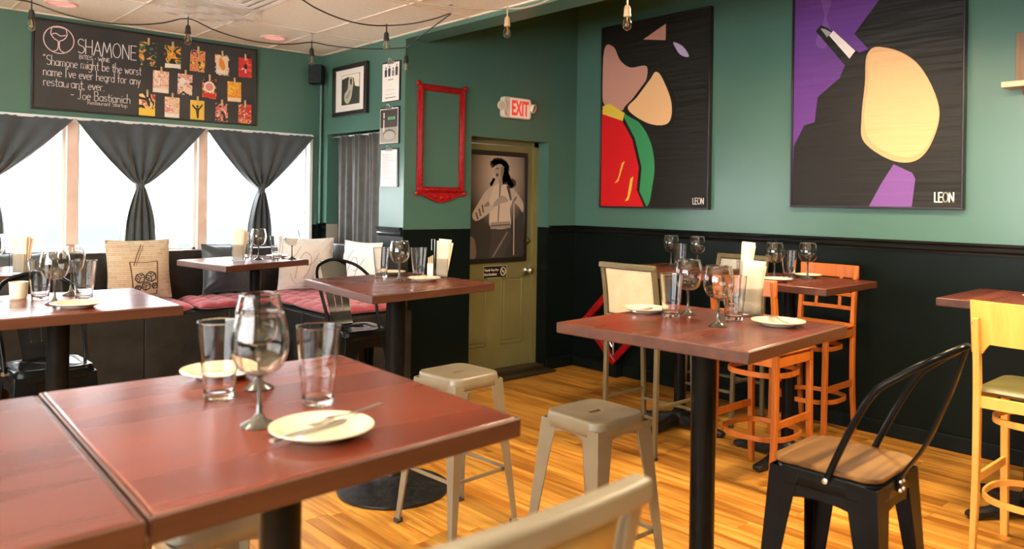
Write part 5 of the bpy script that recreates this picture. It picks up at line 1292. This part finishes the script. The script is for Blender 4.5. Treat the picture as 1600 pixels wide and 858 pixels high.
wood_chair('yellow wooden bar chair with olive seat on the wall side of the right edge table', (5.07, 1.02, 0), PI/2, M_yellow, 'panel', M_olivevinyl)

# ================================================================== TABLEWARE
def wine_glass(label, loc):
    t = thing('wine_glass', label, 'glass', loc, 0, None)
    out = [(0.036, 0.0), (0.0365, 0.002), (0.030, 0.006), (0.014, 0.014), (0.0065, 0.026), (0.0045, 0.05), (0.0045, 0.088), (0.007, 0.100)]
    MB().lathe([(0.001, 0.0)]+out+[(0.001, 0.103)], 28).build('stem_and_foot', M_stemglass, t)
    bo = [(0.007, 0.1005), (0.022, 0.104), (0.041, 0.116), (0.0535, 0.140), (0.0565, 0.163), (0.0550, 0.186), (0.0500, 0.210), (0.0465, 0.225)]
    bi = [(r_-0.0018, z+0.0004) for r_, z in bo[::-1]][:-1]+[(0.004, 0.104)]
    pr = smooth([(a, c, 0) for a, c in bo], 3); pi = smooth([(a, c, 0) for a, c in bi], 3)
    MB().lathe([(0.001, 0.1003)]+[(p.x, p.y) for p in pr]+[(0.0470, 0.2262), (0.0466, 0.2278), (0.0452, 0.2276)]+[(p.x, p.y) for p in pi]+[(0.001, 0.1028)], 40).build('bowl', M_smoke, t)
    return t
def pint_glass(label, loc):
    up = [(0.0375+0.0100*k/8, 0.060+0.103*k/8) for k in range(9)]
    dn = [(0.0350+0.0102*k/8, 0.060+0.103*k/8) for k in range(8, -1, -1)]
    o = MB().lathe([(0.001, 0.0), (0.030, 0.0), (0.0318, 0.0008), (0.0325, 0.003), (0.0333, 0.015), (0.0343, 0.03), (0.0352, 0.045), (0.0352, 0.050), (0.0358, 0.055), (0.0371, 0.058)] + up
        + [(0.0476, 0.1643), (0.0470, 0.1653), (0.0460, 0.1653), (0.0454, 0.1643)] + dn + [(0.0346, 0.058), (0.0334, 0.054), (0.0329, 0.049), (0.0320, 0.035), (0.0308, 0.022), (0.0295, 0.016), (0.027, 0.0135), (0.022, 0.012), (0.001, 0.011)], 48).build('pint_glass', M_glass, None, sharp=75)
    o.location = loc; o.scale = (1.04, 1.04, 1.06); tag(o, label, 'glass'); return o
def plate(label, loc, r=0.1):
    k = r/0.1
    o = MB().lathe([(0.001, 0.003), (0.052*k, 0.002), (0.055*k, 0.0), (0.060*k, 0.001), (0.066*k, 0.006), (0.096*k, 0.017), (0.100*k, 0.019), (0.100*k, 0.021), (0.096*k, 0.021), (0.068*k, 0.0105), (0.058*k, 0.0075), (0.001, 0.0070)], 48, cap=False).build('side_plate', M_ceramic, None, sharp=60)
    o.location = loc; tag(o, label, 'plate'); return o
def fork(label, loc, rz, tilt=0.0):
    b = MB(); w = [(-0.095, .0), (-0.05, .0), (0.0, .002), (0.03, .006), (0.045, .004)]
    b.bar([(x_, 0, z) for x_, z in w], 0.009, 0.0025, scale=[1.5, 1.1, 0.7, 1.2, 2.4])
    for k in range(4):
        yy = -0.0085+0.0057*k; b.bar([(0.044, yy, .004), (0.062, yy, .001), (0.088, yy, .005)], 0.0028, 0.0018)
    o = b.build('fork', M_steel, None); o.location = loc; o.rotation_euler = (0, tilt, rz); tag(o, label, 'fork'); return o
def knife(label, loc, rz, tilt=0.0):
    b = MB(); b.bar([(-0.10, 0, 0), (-0.06, 0, 0.0005), (0.0, 0, 0), (0.01, 0, 0)], 0.012, 0.004, scale=[1.1, 1, .7, .8]); b.bar([(0.008, 0, 0), (0.05, 0, 0), (0.09, 0, 0), (0.108, 0, 0)], 0.018, 0.0012, scale=[.6, 1, .9, .25])
    o = b.build('table_knife', M_steel, None); o.location = loc; o.rotation_euler = (0, tilt, rz); tag(o, label, 'knife'); return o
def menu_holder(label, loc, rz, w=0.085, sugar=False):
    t = thing('menu_holder', label, 'menu holder', loc, rz)
    b = MB()
    for q in ((-w/2, w/2, -0.030, -0.0275), (-w/2, w/2, 0.0275, 0.030), (-w/2, -w/2+0.0025, -0.0275, 0.0275), (w/2-0.0025, w/2, -0.0275, 0.0275)):
        b.box(q[0], q[1], q[2], q[3], 0.0, 0.115)
    b.box(-w/2, w/2, -0.03, 0.03, 0.0, 0.004); b.build('acrylic_box', M_glass, t)
    for k, (dy, lean, hgt, tw) in enumerate(((-0.012, 0.05, 0.212, 0.05), (0.002, 0.10, 0.222, 0.0), (0.014, 0.16, 0.205, -0.04))):
        M = Matrix.Translation((0.002, dy*0.9, 0.006)) @ Matrix.Rotation(lean*0.9, 4, 'Y') @ Matrix.Rotation(tw, 4, 'X')
        MB().grid(3, 10, lambda u, v: ((u-0.5)*(w-0.016+0.012*v), 0.0025*math.sin(6*u+4*v+k), hgt*v), M).build('folded_menu', M_paper, t, sharp=0)
        bpy.data.objects[-1] if False else None
    for o in list(t.children):
        if o.name.startswith('folded_menu'): m_ = o.modifiers.new('s', 'SOLIDIFY'); m_.thickness = 0.0035
    if sugar:
        b = MB().box(-w/2-0.042, -w/2-0.006, -0.024, 0.024, 0.0, 0.085); b.build('sugar_caddy', M_whitepaper, t, bevel=0.002)
        for k in range(3): MB().box(-w/2-0.038+k*0.011, -w/2-0.031+k*0.011, -0.02, 0.018, 0.08, 0.118+0.006*k).build('sugar_packet', M_cream, t)
        MB().tube([(-w/2-0.002, 0.02, 0.0), (-w/2-0.002, 0.02, 0.225), (-w/2-0.02, 0.02, 0.225), (-w/2-0.02, 0.02, 0.16)], 0.0025, 6).build('wire_clip', M_steel, t)
    return t
Z = TZ+0.0005
# foreground table
wine_glass('stemmed glass standing right of the straight glass, nearest the camera', (0.683, 1.503, Z))
wine_glass('stemmed glass half hidden behind another at the back of the foreground table', (0.815, 1.800, Z))
pint_glass('straight glass at the left on the foreground table, before a plate', (0.706, 1.766, Z))
pint_glass('straight glass at the right on the foreground table, behind the fork plate', (0.852, 1.575, Z))
plate('cream plate with a fork across it, at the front of the foreground table', (0.748, 1.365, Z))
plate('cream plate behind the left straight glass on the foreground table', (0.795, 1.975, Z))
fork('fork lying across the front plate of the foreground table', (0.812, 1.385, Z+0.022), math.radians(190), 0.06)
knife('table knife on the front plate of the foreground table, beside the fork', (0.735, 1.375, Z+0.0125), math.radians(14), 0.0)
# half-wall table C
wine_glass('stemmed glass on the table before the black half wall', (2.468, 3.653, Z))
pint_glass('straight glass left of the stemmed one on the half-wall table', (2.510, 3.905, Z))
pint_glass('straight glass right of the stemmed one on the half-wall table', (2.700, 3.795, Z))
plate('cream plate at the front right of the half-wall table', (2.600, 3.600, Z), 0.095)
plate('cream plate at the far left of the half-wall table, behind the straight glass', (2.655, 4.02, Z), 0.09)
menu_holder('cream menus in a clear box with sugar packets on the half-wall table', (2.795, 3.700, Z), math.radians(-40), 0.08, True)
knife('knife on the front plate of the half-wall table', (2.61, 3.60, Z+0.0125), 0.3)
# table D
wine_glass('stemmed glass on the left of the right-of-centre table', (2.711, 1.899, Z))
wine_glass('stemmed glass in the middle of the right-of-centre table', (2.55, 1.651, Z))
pint_glass('straight glass beside the left plate on the right-of-centre table', (2.602, 1.905, Z))
pint_glass('straight glass in front of the cream menus on the right-of-centre table', (2.735, 1.700, Z))
plate('cream plate at the left rear of the right-of-centre table', (2.625, 2.055, Z), 0.095)
plate('cream plate at the right front of the right-of-centre table', (2.755, 1.520, Z), 0.1)
menu_holder('cream menus in a clear box on the right-of-centre table', (2.905, 1.735, Z), math.radians(-42), 0.095)
fork('fork on the right plate of the right-of-centre table', (2.765, 1.52, Z+0.019), 0.9)
knife('knife on the left plate of the right-of-centre table', (2.635, 2.06, Z+0.0125), 0.2)
# table F1
wine_glass('stemmed glass left of the dark straight glass on the orange chairs\' table', (4.43, 2.475, Z))
wine_glass('stemmed glass right of the dark straight glass on the orange chairs\' table', (4.625, 2.36, Z))
pint_glass('straight glass between the two stemmed ones on the orange chairs\' table', (4.60, 2.47, Z))
plate('plate under the right stemmed glass side of the orange chairs\' table', (4.74, 2.42, Z), 0.09)
plate('plate at the left front of the orange chairs\' table', (4.32, 2.40, Z), 0.095)
menu_holder('cream menus in a clear box on the orange chairs\' table', (4.30, 2.60, Z), math.radians(-42), 0.085)
# table F2
wine_glass('left stemmed glass on the table behind the khaki chair', (4.69, 3.44, Z))
wine_glass('right stemmed glass on the table behind the khaki chair', (4.72, 3.235, Z))
pint_glass('straight glass between the stemmed ones behind the khaki chair', (4.60, 3.30, Z))
# table E
plate('white plate on the table at the right photo edge', (4.62, 1.10, Z), 0.1)
wine_glass('stemmed glass cut by the right photo edge', (4.80, 1.17, Z))
# table G
wine_glass('front stemmed glass on the left window-side table', (0.780, 3.707, Z))
wine_glass('rear stemmed glass on the left window-side table', (0.905, 3.985, Z))
pint_glass('left straight glass on the left window-side table', (0.765, 3.900, Z))
pint_glass('right straight glass on the left window-side table', (0.901, 3.748, Z))
plate('cream plate at the front of the left window-side table', (0.830, 3.545, Z), 0.1)
plate('cream plate behind the glasses on the left window-side table', (0.88, 3.86, Z), 0.09) if False else None
t = thing('cream_cup', 'small cream cup at the back left of the left window-side table', 'cup', (0.70, 3.99, Z))
MB().lathe([(0.001, 0.0), (0.030, 0.0), (0.034, 0.01), (0.038, 0.072), (0.036, 0.073), (0.031, 0.012), (0.001, 0.008)], 28).build('cup_body', M_ceramic, t)
knife('knife lying left of the small cream cup on the left window-side table', (0.60, 3.93, Z+0.003), -0.2)
# table H
wine_glass('stemmed glass nearest the menus on the table before the corner bench', (2.475, 5.50, Z))
wine_glass('stemmed glass nearest the plate on the table before the corner bench', (2.695, 5.41, Z))
pint_glass('straight glass left of the stemmed one on the table before the corner bench', (2.43, 5.61, Z))
pint_glass('straight glass right of the stemmed one on the table before the corner bench', (2.585, 5.43, Z))
plate('plate at the right end of the table before the corner bench', (2.67, 5.60, Z), 0.085)
menu_holder('cream menus in a clear box on the table before the corner bench', (2.33, 5.52, Z), math.radians(-35), 0.085)
# table I
wine_glass('stemmed glass at the far left photo edge, on the table near the bench', (0.80, 5.25, Z))
menu_holder('cream menus in a clear box on the far left table near the bench', (0.92, 5.22, Z), math.radians(-40), 0.085)
